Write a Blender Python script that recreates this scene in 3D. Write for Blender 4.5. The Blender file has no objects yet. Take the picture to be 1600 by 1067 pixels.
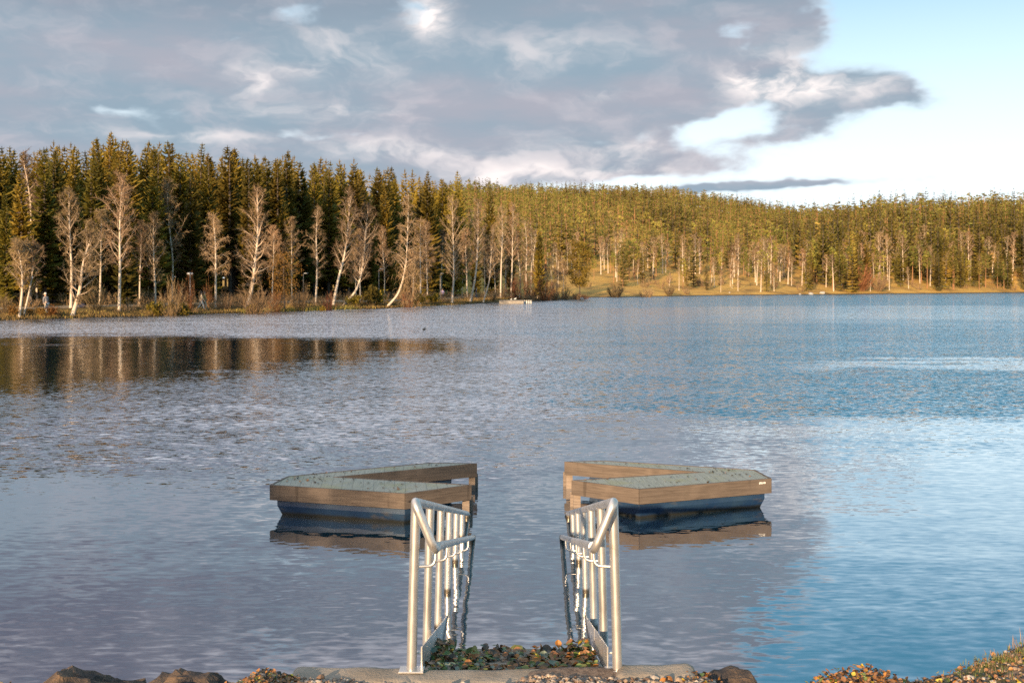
import bpy, math, random
import numpy as np
from mathutils import Vector, Matrix, noise as mnoise

R = math.radians
scene = bpy.context.scene
col = scene.collection
CAM_H, FPX, HOR = 2.75, 1640.0, 445.0      # eye height above the water, focal length in photo pixels, horizon row
SUN_AZ, SUN_EL = 21.0, 11.5                # degrees to the left of straight behind the camera, degrees up
rng = np.random.default_rng(7)
random.seed(7)


def P(px, py, d):
    return Vector(((px - 800.0) * d / FPX, d, CAM_H - (py - HOR) * d / FPX))


def on_z(px, py, z):
    return P(px, py, (CAM_H - z) * FPX / (py - HOR))


# ------------------------------------------------------------------ objects
def tag(o, label=None, cat=None, group=None, kind=None):
    if label: o['label'] = label
    if cat: o['category'] = cat
    if group: o['group'] = group
    if kind: o['kind'] = kind
    return o


def link(o, parent=None):
    col.objects.link(o)
    if parent is not None: o.parent = parent
    return o


def empty(name, loc=(0, 0, 0), rz=0.0):
    o = bpy.data.objects.new(name, None)
    o.location = loc; o.rotation_euler = (0, 0, rz); o.empty_display_size = .2
    return link(o)


def copy_tree(o, parent=None):
    kids = [c for c in o.children]
    c = o.copy(); link(c, parent)
    for k in kids: copy_tree(k, c)
    return c


class MB:
    """Collects vertices and faces; build() links them as ONE mesh object."""
    def __init__(s):
        s.v = []; s.f = []; s.m = []; s.n = 0

    def add(s, verts, faces, mi=0):
        verts = np.asarray(verts, dtype=np.float64).reshape(-1, 3)
        faces = np.asarray(faces, dtype=np.int64)
        s.v.append(verts); s.f.append(faces + s.n); s.m.append(np.full(len(faces), mi, dtype=np.int32)); s.n += len(verts)
        return s

    def mesh(s, name, mats, smooth=False):
        me = bpy.data.meshes.new(name)
        if s.n:
            V = np.concatenate(s.v)
            loops = []; starts = []; tot = []; mi = []
            pos = 0
            for f, m in zip(s.f, s.m):
                if len(f) == 0: continue
                k = f.shape[1]
                loops.append(f.ravel()); starts.append(pos + np.arange(len(f)) * k); tot.append(np.full(len(f), k)); mi.append(m)
                pos += f.size
            loops = np.concatenate(loops); starts = np.concatenate(starts); tot = np.concatenate(tot); mi = np.concatenate(mi)
            me.vertices.add(len(V)); me.vertices.foreach_set('co', V.ravel().astype(np.float32))
            me.loops.add(len(loops)); me.loops.foreach_set('vertex_index', loops.astype(np.int32))
            me.polygons.add(len(starts)); me.polygons.foreach_set('loop_start', starts.astype(np.int32))
            me.polygons.foreach_set('loop_total', tot.astype(np.int32))
            me.polygons.foreach_set('material_index', mi)
            me.polygons.foreach_set('use_smooth', np.full(len(starts), bool(smooth)))
            me.update(calc_edges=True); me.validate()
        for m in (mats if isinstance(mats, (list, tuple)) else [mats]): me.materials.append(m)
        return me

    def build(s, name, mats, parent=None, smooth=False):
        return link(bpy.data.objects.new(name, s.mesh(name, mats, smooth)), parent)

    # shapes
    def tube(s, pts, rad, k=8, cap=True, mi=0):
        p = np.asarray(pts, dtype=float); n = len(p)
        r = np.broadcast_to(np.asarray(rad, dtype=float), (n,))
        d = np.gradient(p, axis=0); d /= np.linalg.norm(d, axis=1)[:, None] + 1e-12
        up = np.array([0, 0, 1.0]) if abs(d[0][2]) < .9 else np.array([1.0, 0, 0])
        a = np.cross(d[0], up); a /= np.linalg.norm(a)
        A = []
        for i in range(n):
            a = a - d[i] * a.dot(d[i]); a /= np.linalg.norm(a) + 1e-12; A.append(a)
        A = np.array(A); B = np.cross(d, A)
        th = np.arange(k) * 2 * math.pi / k
        V = p[:, None, :] + r[:, None, None] * (np.cos(th)[None, :, None] * A[:, None, :] + np.sin(th)[None, :, None] * B[:, None, :])
        i = np.arange(n - 1)[:, None] * k; j = np.arange(k)[None, :]; j2 = (j + 1) % k
        F = np.stack([i + j, i + j2, i + k + j2, i + k + j], -1).reshape(-1, 4)
        s.add(V.reshape(-1, 3), F, mi)
        if cap:
            s.add(V[0][::-1], [list(range(k))], mi); s.add(V[-1], [list(range(k))], mi)
        return s

    def box(s, c, size, mi=0, rz=0.0, bev=0.0):
        sx, sy, sz = [q / 2 for q in size]
        b = min(bev, sx * .9, sy * .9, sz * .9)
        if b <= 0:
            V = np.array([[x, y, z] for z in (-sz, sz) for x, y in ((-sx, -sy), (sx, -sy), (sx, sy), (-sx, sy))])
            F = [[3, 2, 1, 0], [4, 5, 6, 7], [0, 1, 5, 4], [1, 2, 6, 5], [2, 3, 7, 6], [3, 0, 4, 7]]
        else:
            def ring(x, y, z): return [[-x, -y, z], [x, -y, z], [x, y, z], [-x, y, z]]
            V = np.array(ring(sx - b, sy - b, -sz) + ring(sx, sy, -sz + b) + ring(sx, sy, sz - b) + ring(sx - b, sy - b, sz))
            F = [[3, 2, 1, 0], [12, 13, 14, 15]]
            for q in range(3):
                for e in range(4): F.append([q * 4 + e, q * 4 + (e + 1) % 4, q * 4 + 4 + (e + 1) % 4, q * 4 + 4 + e])
        if rz:
            cz, sn = math.cos(rz), math.sin(rz); V = V @ np.array([[cz, sn, 0], [-sn, cz, 0], [0, 0, 1]])
        return s.add(V + np.array(c), F, mi)

    def prism(s, poly, z0, z1, mi=0, inset0=None):
        """Vertical prism over a polygon (counter-clockwise); inset0: polygon used at z0 instead."""
        a = np.array(poly); b = np.array(inset0 if inset0 is not None else poly); n = len(a)
        V = np.concatenate([np.c_[b, np.full(n, z0)], np.c_[a, np.full(n, z1)]])
        s.add(V, [[i, (i + 1) % n, n + (i + 1) % n, n + i] for i in range(n)], mi)
        s.add(V[n:], [list(range(n))], mi); s.add(V[:n][::-1], [list(range(n))], mi)
        return s


# ------------------------------------------------------------------ nodes
class NT:
    def __init__(s, tree): s.t = tree; s.t.nodes.clear()
    def node(s, typ, **kw):
        n = s.t.nodes.new(typ)
        for k, v in kw.items(): setattr(n, k, v)
        return n
    def put(s, sock, v):
        if v is None: return
        if isinstance(v, bpy.types.NodeSocket): s.t.links.new(v, sock)
        else:
            if hasattr(sock, 'default_value'):
                if sock.type == 'RGBA' and len(v) == 3: v = (*v, 1)
                sock.default_value = v
    def math(s, op, a, b=None, c=None, clamp=False):
        n = s.node('ShaderNodeMath', operation=op, use_clamp=clamp)
        for i, q in enumerate((a, b, c)): s.put(n.inputs[i], q)
        return n.outputs[0]
    def vmath(s, op, a, b=None, scale=None):
        n = s.node('ShaderNodeVectorMath', operation=op)
        s.put(n.inputs[0], a); s.put(n.inputs[1], b)
        if scale is not None: s.put(n.inputs[3], scale)
        return n.outputs[1] if op in ('LENGTH', 'DOT_PRODUCT', 'DISTANCE') else n.outputs[0]
    def mix(s, f, a, b, blend='MIX'):
        n = s.node('ShaderNodeMix', data_type='RGBA', blend_type=blend)
        s.put(n.inputs[0], f); s.put(n.inputs[6], a); s.put(n.inputs[7], b)
        return n.outputs[2]
    def fmix(s, f, a, b):
        n = s.node('ShaderNodeMix', data_type='FLOAT')
        s.put(n.inputs[0], f); s.put(n.inputs[2], a); s.put(n.inputs[3], b)
        return n.outputs[0]
    def noise(s, vec, scale, detail=4, rough=.55, dist=0.0, color=False):
        n = s.node('ShaderNodeTexNoise'); s.put(n.inputs['Vector'], vec); s.put(n.inputs['Scale'], scale)
        n.inputs['Detail'].default_value = detail; n.inputs['Roughness'].default_value = rough; n.inputs['Distortion'].default_value = dist
        return n.outputs['Color'] if color else n.outputs['Fac']
    def smooth(s, x, a, b, lo=0.0, hi=1.0):
        n = s.node('ShaderNodeMapRange', interpolation_type='SMOOTHSTEP')
        for i, q in enumerate((x, a, b, lo, hi)): s.put(n.inputs[i], q)
        return n.outputs[0]
    def lin(s, x, a, b, lo=0.0, hi=1.0):
        n = s.node('ShaderNodeMapRange')
        for i, q in enumerate((x, a, b, lo, hi)): s.put(n.inputs[i], q)
        return n.outputs[0]
    def ramp(s, f, stops):
        n = s.node('ShaderNodeValToRGB'); s.put(n.inputs[0], f); e = n.color_ramp.elements
        while len(e) < len(stops): e.new(.5)
        for q, (p, c) in zip(e, stops): q.position = p; q.color = (*c, 1)
        return n.outputs[0]
    def sep(s, v):
        n = s.node('ShaderNodeSeparateXYZ'); s.put(n.inputs[0], v); return n.outputs
    def comb(s, x=0.0, y=0.0, z=0.0):
        n = s.node('ShaderNodeCombineXYZ')
        for i, q in enumerate((x, y, z)): s.put(n.inputs[i], q)
        return n.outputs[0]
    def scaled(s, v, sx, sy, sz):
        return s.vmath('MULTIPLY', v, (sx, sy, sz))
    def bump(s, h, strength=.5, dist=.02, normal=None):
        n = s.node('ShaderNodeBump'); n.inputs['Strength'].default_value = strength; n.inputs['Distance'].default_value = dist
        s.put(n.inputs['Height'], h); s.put(n.inputs['Normal'], normal)
        return n.outputs[0]


def material(name):
    m = bpy.data.materials.new(name); m.use_nodes = True
    return m, NT(m.node_tree)


def principled(nt, **kw):
    b = nt.node('ShaderNodeBsdfPrincipled')
    for k, v in kw.items(): nt.put(b.inputs[k], v)
    return b


def finish(nt, shader, disp=None):
    o = nt.node('ShaderNodeOutputMaterial')
    nt.t.links.new(shader.outputs[0] if hasattr(shader, 'outputs') else shader, o.inputs['Surface'])


def pos(nt): return nt.node('ShaderNodeNewGeometry').outputs['Position']
def objco(nt): return nt.node('ShaderNodeTexCoord').outputs['Object']
def obrand(nt): return nt.node('ShaderNodeObjectInfo').outputs['Random']


def simple_mat(name, c1, c2, scale=3.0, rough=.8, bump=0.0, bscale=None, bdist=.02, metal=0.0, detail=5, world=False, stretch=(1, 1, 1), spec=.5):
    m, nt = material(name)
    v = nt.scaled(pos(nt) if world else objco(nt), *stretch)
    c = nt.mix(nt.smooth(nt.noise(v, scale, detail), .3, .7), c1, c2)
    b = principled(nt, **{'Base Color': c, 'Roughness': rough, 'Metallic': metal, 'Specular IOR Level': spec})
    if bump: nt.put(b.inputs['Normal'], nt.bump(nt.noise(v, bscale or scale * 4, 5, .65), bump, bdist))
    finish(nt, b); return m


def foliage_mat(name, c1, c2, scale=.6, trans=.35, var=.35, rough=.75, patch=0.0):
    """Leaves or needles: each tree its own tint, clumps of light and dark growth, some light passing through."""
    m, nt = material(name)
    p = pos(nt)
    f = nt.math('ADD', nt.math('MULTIPLY', nt.noise(p, scale, 3), .7), nt.math('MULTIPLY', obrand(nt), .6))
    c = nt.mix(nt.smooth(f, .35, .95), c1, c2)
    hv = nt.node('ShaderNodeHueSaturation'); nt.put(hv.inputs['Color'], c)
    nt.put(hv.inputs['Value'], nt.lin(nt.math('FRACT', nt.math('MULTIPLY', obrand(nt), 7.31)), 0, 1, 1 - var, 1 + var))
    nt.put(hv.inputs['Hue'], nt.lin(nt.math('FRACT', nt.math('MULTIPLY', obrand(nt), 3.77)), 0, 1, .488, .512))
    if patch:                                                # neighbouring trees of a far wood differ in tone
        pv = nt.smooth(nt.noise(nt.scaled(p, 1, 1, .25), .32, 2), .34, .66)
        hv2 = nt.node('ShaderNodeHueSaturation'); nt.put(hv2.inputs['Color'], hv.outputs[0]); nt.put(hv2.inputs['Value'], nt.lin(pv, 0, 1, 1 - patch, 1 + patch)); nt.put(hv2.inputs['Hue'], nt.lin(nt.noise(p, .09, 2), .3, .7, .482, .516)); hv = hv2
    d = principled(nt, **{'Base Color': hv.outputs[0], 'Roughness': rough, 'Specular IOR Level': .25})
    t = nt.node('ShaderNodeBsdfTranslucent'); nt.put(t.inputs[0], hv.outputs[0])
    mx = nt.node('ShaderNodeMixShader'); mx.inputs[0].default_value = trans
    nt.t.links.new(d.outputs[0], mx.inputs[1]); nt.t.links.new(t.outputs[0], mx.inputs[2])
    finish(nt, mx); return m
# ------------------------------------------------------------------ sky
def build_world():
    w = bpy.data.worlds.new('World'); scene.world = w; w.use_nodes = True
    nt = NT(w.node_tree)
    d = nt.vmath('NORMALIZE', nt.node('ShaderNodeTexCoord').outputs['Generated'])
    x, y, z = nt.sep(d)
    u = nt.math('MULTIPLY', nt.math('ARCTAN2', x, y), 57.2958)          # azimuth, degrees
    v = nt.math('MULTIPLY', nt.math('ARCSINE', z), 57.2958)             # elevation, degrees
    sky = nt.node('ShaderNodeTexSky', sky_type='NISHITA', sun_disc=False, sun_elevation=R(SUN_EL), sun_rotation=R(180 + SUN_AZ), altitude=200, air_density=1.0, dust_density=1.0, ozone_density=1.6)
    sk = nt.vmath('MULTIPLY', sky.outputs[0], SKY_TINT)
    sk = nt.mix(nt.math('MULTIPLY', nt.smooth(v, 12, 26), .78), sk, UPPER)
    # the air near the horizon opposite the sun is milky
    sk = nt.mix(nt.math('MULTIPLY', nt.smooth(v, 23, 1), .95), sk, MILK)
    # a cloud field, laid out in azimuth and elevation
    cv = nt.comb(nt.math('MULTIPLY', u, .062), nt.math('MULTIPLY', v, .125), 3.3)
    wn = nt.sep(nt.noise(cv, 2.2, 4, .6, 0, True))
    uw = nt.math('ADD', u, nt.math('MULTIPLY', nt.math('SUBTRACT', wn[0], .5), 7.0))
    vw = nt.math('ADD', v, nt.math('MULTIPLY', nt.math('SUBTRACT', wn[1], .5), 3.2))

    def blob(u0, v0, ru, rv, wgt, rot=0.0, raw=False):
        a, b = (u, v) if raw else (uw, vw)
        du = nt.math('SUBTRACT', a, u0); dv = nt.math('SUBTRACT', b, v0)
        if rot:
            c, s_ = math.cos(R(rot)), math.sin(R(rot))
            du, dv = nt.math('ADD', nt.math('MULTIPLY', du, c), nt.math('MULTIPLY', dv, s_)), nt.math('SUBTRACT', nt.math('MULTIPLY', dv, c), nt.math('MULTIPLY', du, s_))
        q = nt.math('ADD', nt.math('POWER', nt.math('ABSOLUTE', nt.math('DIVIDE', du, ru)), 2), nt.math('POWER', nt.math('ABSOLUTE', nt.math('DIVIDE', dv, rv)), 2))
        return nt.math('MULTIPLY', nt.math('EXPONENT', nt.math('MULTIPLY', q, -1)), wgt)

    def total(items):
        s_ = None
        for it in items:
            b = blob(*it); s_ = b if s_ is None else nt.math('ADD', s_, b)
        return s_
    edge = nt.math('SUBTRACT', 17.6, nt.math('MAXIMUM', nt.math('MULTIPLY', nt.math('SUBTRACT', 15.5, v), .55), nt.math('MULTIPLY', nt.math('SUBTRACT', v, 15.5), .8)))
    main = nt.math('MULTIPLY', nt.smooth(nt.math('SUBTRACT', edge, uw), -1.8, 3.6), nt.smooth(nt.math('SUBTRACT', vw, nt.math('ADD', nt.math('ADD', nt.lin(u, -15, -3, 1.5, 5.4), nt.lin(u, -3, 8, 0, 1.6)), nt.lin(u, 8, 14, 0, 3.4))), -.7, 1.0))
    fb = nt.noise(cv, 3.2, 7, .55, .2)
    dens = nt.math('ADD', nt.math('MULTIPLY', main, .86), nt.math('MULTIPLY', nt.math('SUBTRACT', fb, .5), 1.35))
    plus = total([(15.0, 9.6, 3.6, 1.9, .85), (19.0, 9.9, 3.0, .75, .8, -4), (16.0, 12.9, 1.2, .9, .45), (8.5, 7.2, 6.5, .8, .5, 8), (3.0, 6.0, 8.0, .8, .5, 4),
                  (13.5, 5.2, 4.5, .38, .85, 3), (-8, 6.5, 9, 1.0, .5), (13.0, 7.6, 3.0, .5, .3), (8.5, 6.2, 5.0, .55, .32, 4)])
    minus = total([(-11, 14.2, 5.0, .7, .34, 6), (-6.0, 14.2, 2.0, .7, .55), (-20, 9.0, 3.0, .45, .28), (-10.2, 7.6, 3.2, .5, .50), (-16.5, 12.0, 3.0, .6, .25, 20), (-2.5, 6.3, 3.5, .5, .35),
                   (12.6, 13.0, 1.5, .7, .40), (8.0, 7.7, 5.5, .9, .60, 6), (-14, 20, 4, 1.0, .45), (3, 22, 3, 1.0, .5), (-22, 26, 5, 1.4, .5)])
    dens = nt.math('SUBTRACT', nt.math('ADD', dens, plus), minus)
    alpha = nt.smooth(dens, .12, .66)
    # body colour: blue grey to mauve grey, darker overhead, lit tops and fringes
    n2 = nt.noise(nt.comb(nt.math('MULTIPLY', u, .04), nt.math('MULTIPLY', v, .16), 9.1), 1.7, 5, .55)
    body = nt.mix(nt.smooth(n2, .40, .70), CLOUD_BLUE, CLOUD_MAUVE)
    body = nt.mix(nt.math('MULTIPLY', nt.smooth(v, 11.5, 19), nt.lin(u, -22, 3, .92, .38)), body, CLOUD_DARK)
    n3 = nt.noise(nt.comb(nt.math('MULTIPLY', uw, .13), nt.math('MULTIPLY', vw, .26), 5.0), 2.2, 6, .56)
    body = nt.mix(nt.math('MULTIPLY', nt.smooth(n3, .44, .74), nt.lin(v, 6, 16, .62, .34)), body, CLOUD_PALE)
    body = nt.mix(nt.smooth(v, 17.5, 28), body, CLOUD_HIGH)  # cloud above the view, brightened so the ruffled water reflects paler
    hl = total([(-4.5, 14.3, 1.0, 1.0, 1.3, 0, True), (-13.9, 10.7, .9, .6, .7), (-11.8, 11.4, 1.1, .5, .6), (5.0, 10.3, .7, .35, .8, 0, True), (14.4, 10.7, 2.2, 1.3, 1.0, 0, True), (12.4, 11.0, 1.6, .7, .7),
                (18.0, 10.15, 2.6, .55, .8), (-9, 12.2, 3, .9, .35), (-17, 7.6, 4, .4, .5), (-6, 6.9, 5, .5, .6), (6, 7.4, 5, .6, .5), (0, 5.8, 4, .7, .8), (6, 6.2, 4, .5, .7), (-10, 9.4, 4, .6, .4), (2, 12.4, 4, .8, .3)])
    body = nt.mix(nt.math('MULTIPLY', hl, nt.smooth(n3, .34, .66), clamp=True), body, CLOUD_LIT)
    thin = nt.math('MULTIPLY', nt.smooth(dens, .62, .3), .45)
    body = nt.mix(thin, body, CLOUD_LIT2)
    c = nt.mix(alpha, sk, body)
    bg = nt.node('ShaderNodeBackground'); nt.put(bg.inputs[0], c); bg.inputs[1].default_value = SKY_STRENGTH
    o = nt.node('ShaderNodeOutputWorld'); nt.t.links.new(bg.outputs[0], o.inputs[0])
    w.cycles.sampling_method = 'MANUAL'; w.cycles.sample_map_resolution = 512


SKY_STRENGTH = .1
def S(r, g, b, k=.66): return (r * k / SKY_STRENGTH, g * k / SKY_STRENGTH, b * k / SKY_STRENGTH)
SKY_TINT = (.60, .84, .87)
UPPER = S(.115, .40, .585)
MILK = S(.90, 1.0, 1.08)
CLOUD_BLUE = S(.25, .335, .41)
CLOUD_MAUVE = S(.345, .355, .415)
CLOUD_DARK = S(.17, .158, .215)
CLOUD_HIGH = S(.95, .94, 1.02)
CLOUD_PALE = S(.52, .49, .53)
CLOUD_LIT = S(1.0, .90, .86)
CLOUD_LIT2 = S(.75, .78, .82)
build_world()

sun = bpy.data.lights.new('sun', 'SUN'); sun.energy = 5.0; sun.angle = R(.6); sun.color = (1.0, .70, .42)
so = bpy.data.objects.new('sun', sun); link(so)
to_sun = Vector((-math.sin(R(SUN_AZ)) * math.cos(R(SUN_EL)), -math.cos(R(SUN_AZ)) * math.cos(R(SUN_EL)), math.sin(R(SUN_EL))))
so.rotation_euler = to_sun.to_track_quat('Z', 'Y').to_euler(); so.location = (-40, -90, 60)

cam = bpy.data.cameras.new('camera'); co = link(bpy.data.objects.new('camera', cam)); scene.camera = co
cam.sensor_width = 36; cam.lens = 36 * FPX / 1600; co.location = (0, 0, CAM_H); co.rotation_euler = (R(90), 0, 0)
cam.shift_y = (HOR - 533.5) / 1600; cam.clip_end = 8000; cam.clip_start = .05
cam.dof.use_dof = True; cam.dof.focus_distance = 9.5; cam.dof.aperture_fstop = 4.5
scene.view_settings.view_transform = 'Standard'; scene.view_settings.look = 'None'; scene.view_settings.exposure = .95; scene.view_settings.gamma = 1
scene.cycles.max_bounces = 6; scene.cycles.diffuse_bounces = 2; scene.cycles.glossy_bounces = 3; scene.cycles.transmission_bounces = 3
scene.cycles.caustics_reflective = False; scene.cycles.caustics_refractive = False; scene.cycles.sample_clamp_indirect = 6
scene.cycles.use_denoising = False


# ------------------------------------------------------------------ lake outline and terrain
LAKE = np.array([(-60, 22), (-30, 8.5), (-8, 6.7), (-3.6, 6.35), (-1.35, 6.3), (1.2, 6.3), (2.4, 6.25), (3.2, 6.75), (4.0, 7.4), (7, 6), (20, 2), (60, -5), (160, 10), (240, 80), (245, 250), (205, 375),
                 (182, 373), (150, 345), (118, 322), (91, 298), (70, 281), (48, 263), (32, 240), (18, 226), (6, 224), (-6, 219), (-14, 211), (-8, 205), (4, 203), (12, 199.5), (14.6, 195), (12, 191),
                 (6, 183), (0, 160.5), (-2.5, 157), (-7.2, 146.5), (-10.2, 137), (-14.6, 124), (-20, 113.5), (-25.4, 104), (-30.5, 95), (-34.4, 88.5), (-38.5, 82.6), (-44, 73), (-56, 55), (-64, 38)], dtype=float)


def shore_dist(X, Y):
    """Signed distance to the shoreline: positive on land."""
    X = np.asarray(X, float); Y = np.asarray(Y, float)
    best = np.full(X.shape, 1e9); inside = np.zeros(X.shape, bool)
    n = len(LAKE)
    for i in range(n):
        ax, ay = LAKE[i]; bx, by = LAKE[(i + 1) % n]
        dx, dy = bx - ax, by - ay
        t = np.clip(((X - ax) * dx + (Y - ay) * dy) / (dx * dx + dy * dy), 0, 1)
        best = np.minimum(best, np.hypot(X - ax - t * dx, Y - ay - t * dy))
        if ay != by:
            c = ((ay > Y) != (by > Y)) & (X < (bx - ax) * (Y - ay) / (by - ay) + ax)
            inside ^= c
    return np.where(inside, -best, best)


def sstep(x, a, b):
    t = np.clip((x - a) / (b - a), 0, 1); return t * t * (3 - 2 * t)


def wave2(X, Y, s, seed=0.0):
    return (np.sin(X / s + seed * 1.7) * np.cos(Y / s * 1.13 + seed) + .5 * np.sin(X / s * 2.3 - Y / s * 1.9 + seed * 3.1) + .25 * np.sin(X / s * 4.7 + Y / s * 4.1 + seed)) / 1.75


def height(X, Y):
    X = np.asarray(X, float); Y = np.asarray(Y, float)
    s = shore_dist(X, Y) + .55 * wave2(X, Y, 3.1, 2.0) * sstep(Y, 30, 60)
    t = X / np.maximum(Y, 1)
    H = np.interp(t, [-.6, -.13, -.06, .06, .14, .19, .23, .27, .33, .42, .49, .7], [5, 8, 68, 73, 75, 69, 58.5, 47.5, 41.5, 42, 43, 43])
    K = np.interp(t, [.06, .19, .27, .35, .49], [260, 250, 200, 130, 120])
    far = sstep(Y, 203, 236)
    sp = np.maximum(s, 0)
    h = .14 * np.minimum(sp, 3) + .045 * np.clip(sp - 3, 0, 60) * (1 - far) + far * H * (1 - np.exp(-(sp / K) ** 1.25)) + .5 * far * wave2(X, Y, 14, 1.0) * sstep(sp, 4, 30)
    near = sstep(Y, 30, 7)
    h += near * np.minimum(sp, 14) * .06
    h = np.where(s > 0, h + .10 * wave2(X, Y, 2.7) * sstep(sp, 0, 5), np.maximum(-1.6, s * .2))
    return h


def build_terrain():
    xs = np.concatenate([np.arange(-3000, -420, 160), np.arange(-420, -66, 14), np.arange(-66, 30, 1.6), np.arange(30, 250, 3), np.arange(250, 520, 14), np.arange(520, 3001, 160)])
    ys = np.concatenate([np.arange(-1500, -40, 120), np.arange(-40, 20, 2.0), np.arange(20, 60, 5), np.arange(60, 240, 1.6), np.arange(240, 420, 2.6), np.arange(420, 1000, 12), np.arange(1000, 3500, 160)])
    X, Y = np.meshgrid(xs, ys); Z = height(X, Y)
    Z = np.where((np.abs(X) < 8) & (Y < 9) & (Y > -1), Z - .35, Z)       # the modelled bank lies over it here
    nx, ny = len(xs), len(ys)
    i = np.arange(ny - 1)[:, None] * nx; j = np.arange(nx - 1)[None, :]
    F = np.stack([i + j, i + j + 1, i + nx + j + 1, i + nx + j], -1).reshape(-1, 4)
    b = MB(); b.add(np.stack([X, Y, Z], -1).reshape(-1, 3), F)
    m, nt = material('ground')
    p = pos(nt); px, py, pz = nt.sep(p)
    base = nt.ramp(nt.noise(p, .23, 6, .62), [(.30, (.055, .038, .018)), (.45, (.12, .078, .028)), (.58, (.19, .125, .034)), (.72, (.12, .11, .03))])
    ochre = nt.ramp(nt.noise(p, .12, 6, .6), [(.30, (.12, .075, .028)), (.44, (.40, .23, .06)), (.60, (.56, .33, .08)), (.75, (.28, .21, .055))])
    c = nt.mix(nt.smooth(py, 205, 232), base, ochre)
    c = nt.mix(nt.smooth(pz, .28, .05), c, (.045, .034, .022))            # undercut shadow painted as a dark line at the water's edge
    b_ = principled(nt, **{'Base Color': c, 'Roughness': .95, 'Specular IOR Level': .2})
    nt.put(b_.inputs['Normal'], nt.bump(nt.noise(p, 2.2, 5, .7), .45, .2))
    finish(nt, b_)
    tag(b.build('ground', m, smooth=True), 'grassy lake shores and wooded hills around the water', kind='structure')


build_terrain()


def build_path():
    """The pale walking path behind the left bank."""
    line = [(-60, 66), (-48, 84), (-41, 96), (-34, 110), (-27, 122), (-20, 134), (-14.5, 147), (-10, 160), (-7, 173)]
    L = np.array(line, float)
    t = np.linspace(0, len(L) - 1, 120); Q = np.stack([np.interp(t, np.arange(len(L)), L[:, k]) for k in (0, 1)], 1)
    d = np.gradient(Q, axis=0); nrm = np.stack([-d[:, 1], d[:, 0]], 1); nrm /= np.linalg.norm(nrm, axis=1)[:, None]
    V = []
    for w in (-1.1, -.5, .5, 1.1):
        q = Q + nrm * w; z = height(q[:, 0], q[:, 1]) + (.10 if abs(w) < 1 else .0)
        V.append(np.c_[q, z])
    V = np.array(V); n = len(Q)
    F = [[a * n + i, a * n + i + 1, (a + 1) * n + i + 1, (a + 1) * n + i] for a in range(3) for i in range(n - 1)]
    b = MB(); b.add(V.reshape(-1, 3), F)
    tag(b.build('path', simple_mat('path_gravel', (.26, .19, .12), (.34, .26, .17), 1.5, .95, world=True), smooth=True), 'pale gravel walking path behind the shore', kind='structure')


build_path()


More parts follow.
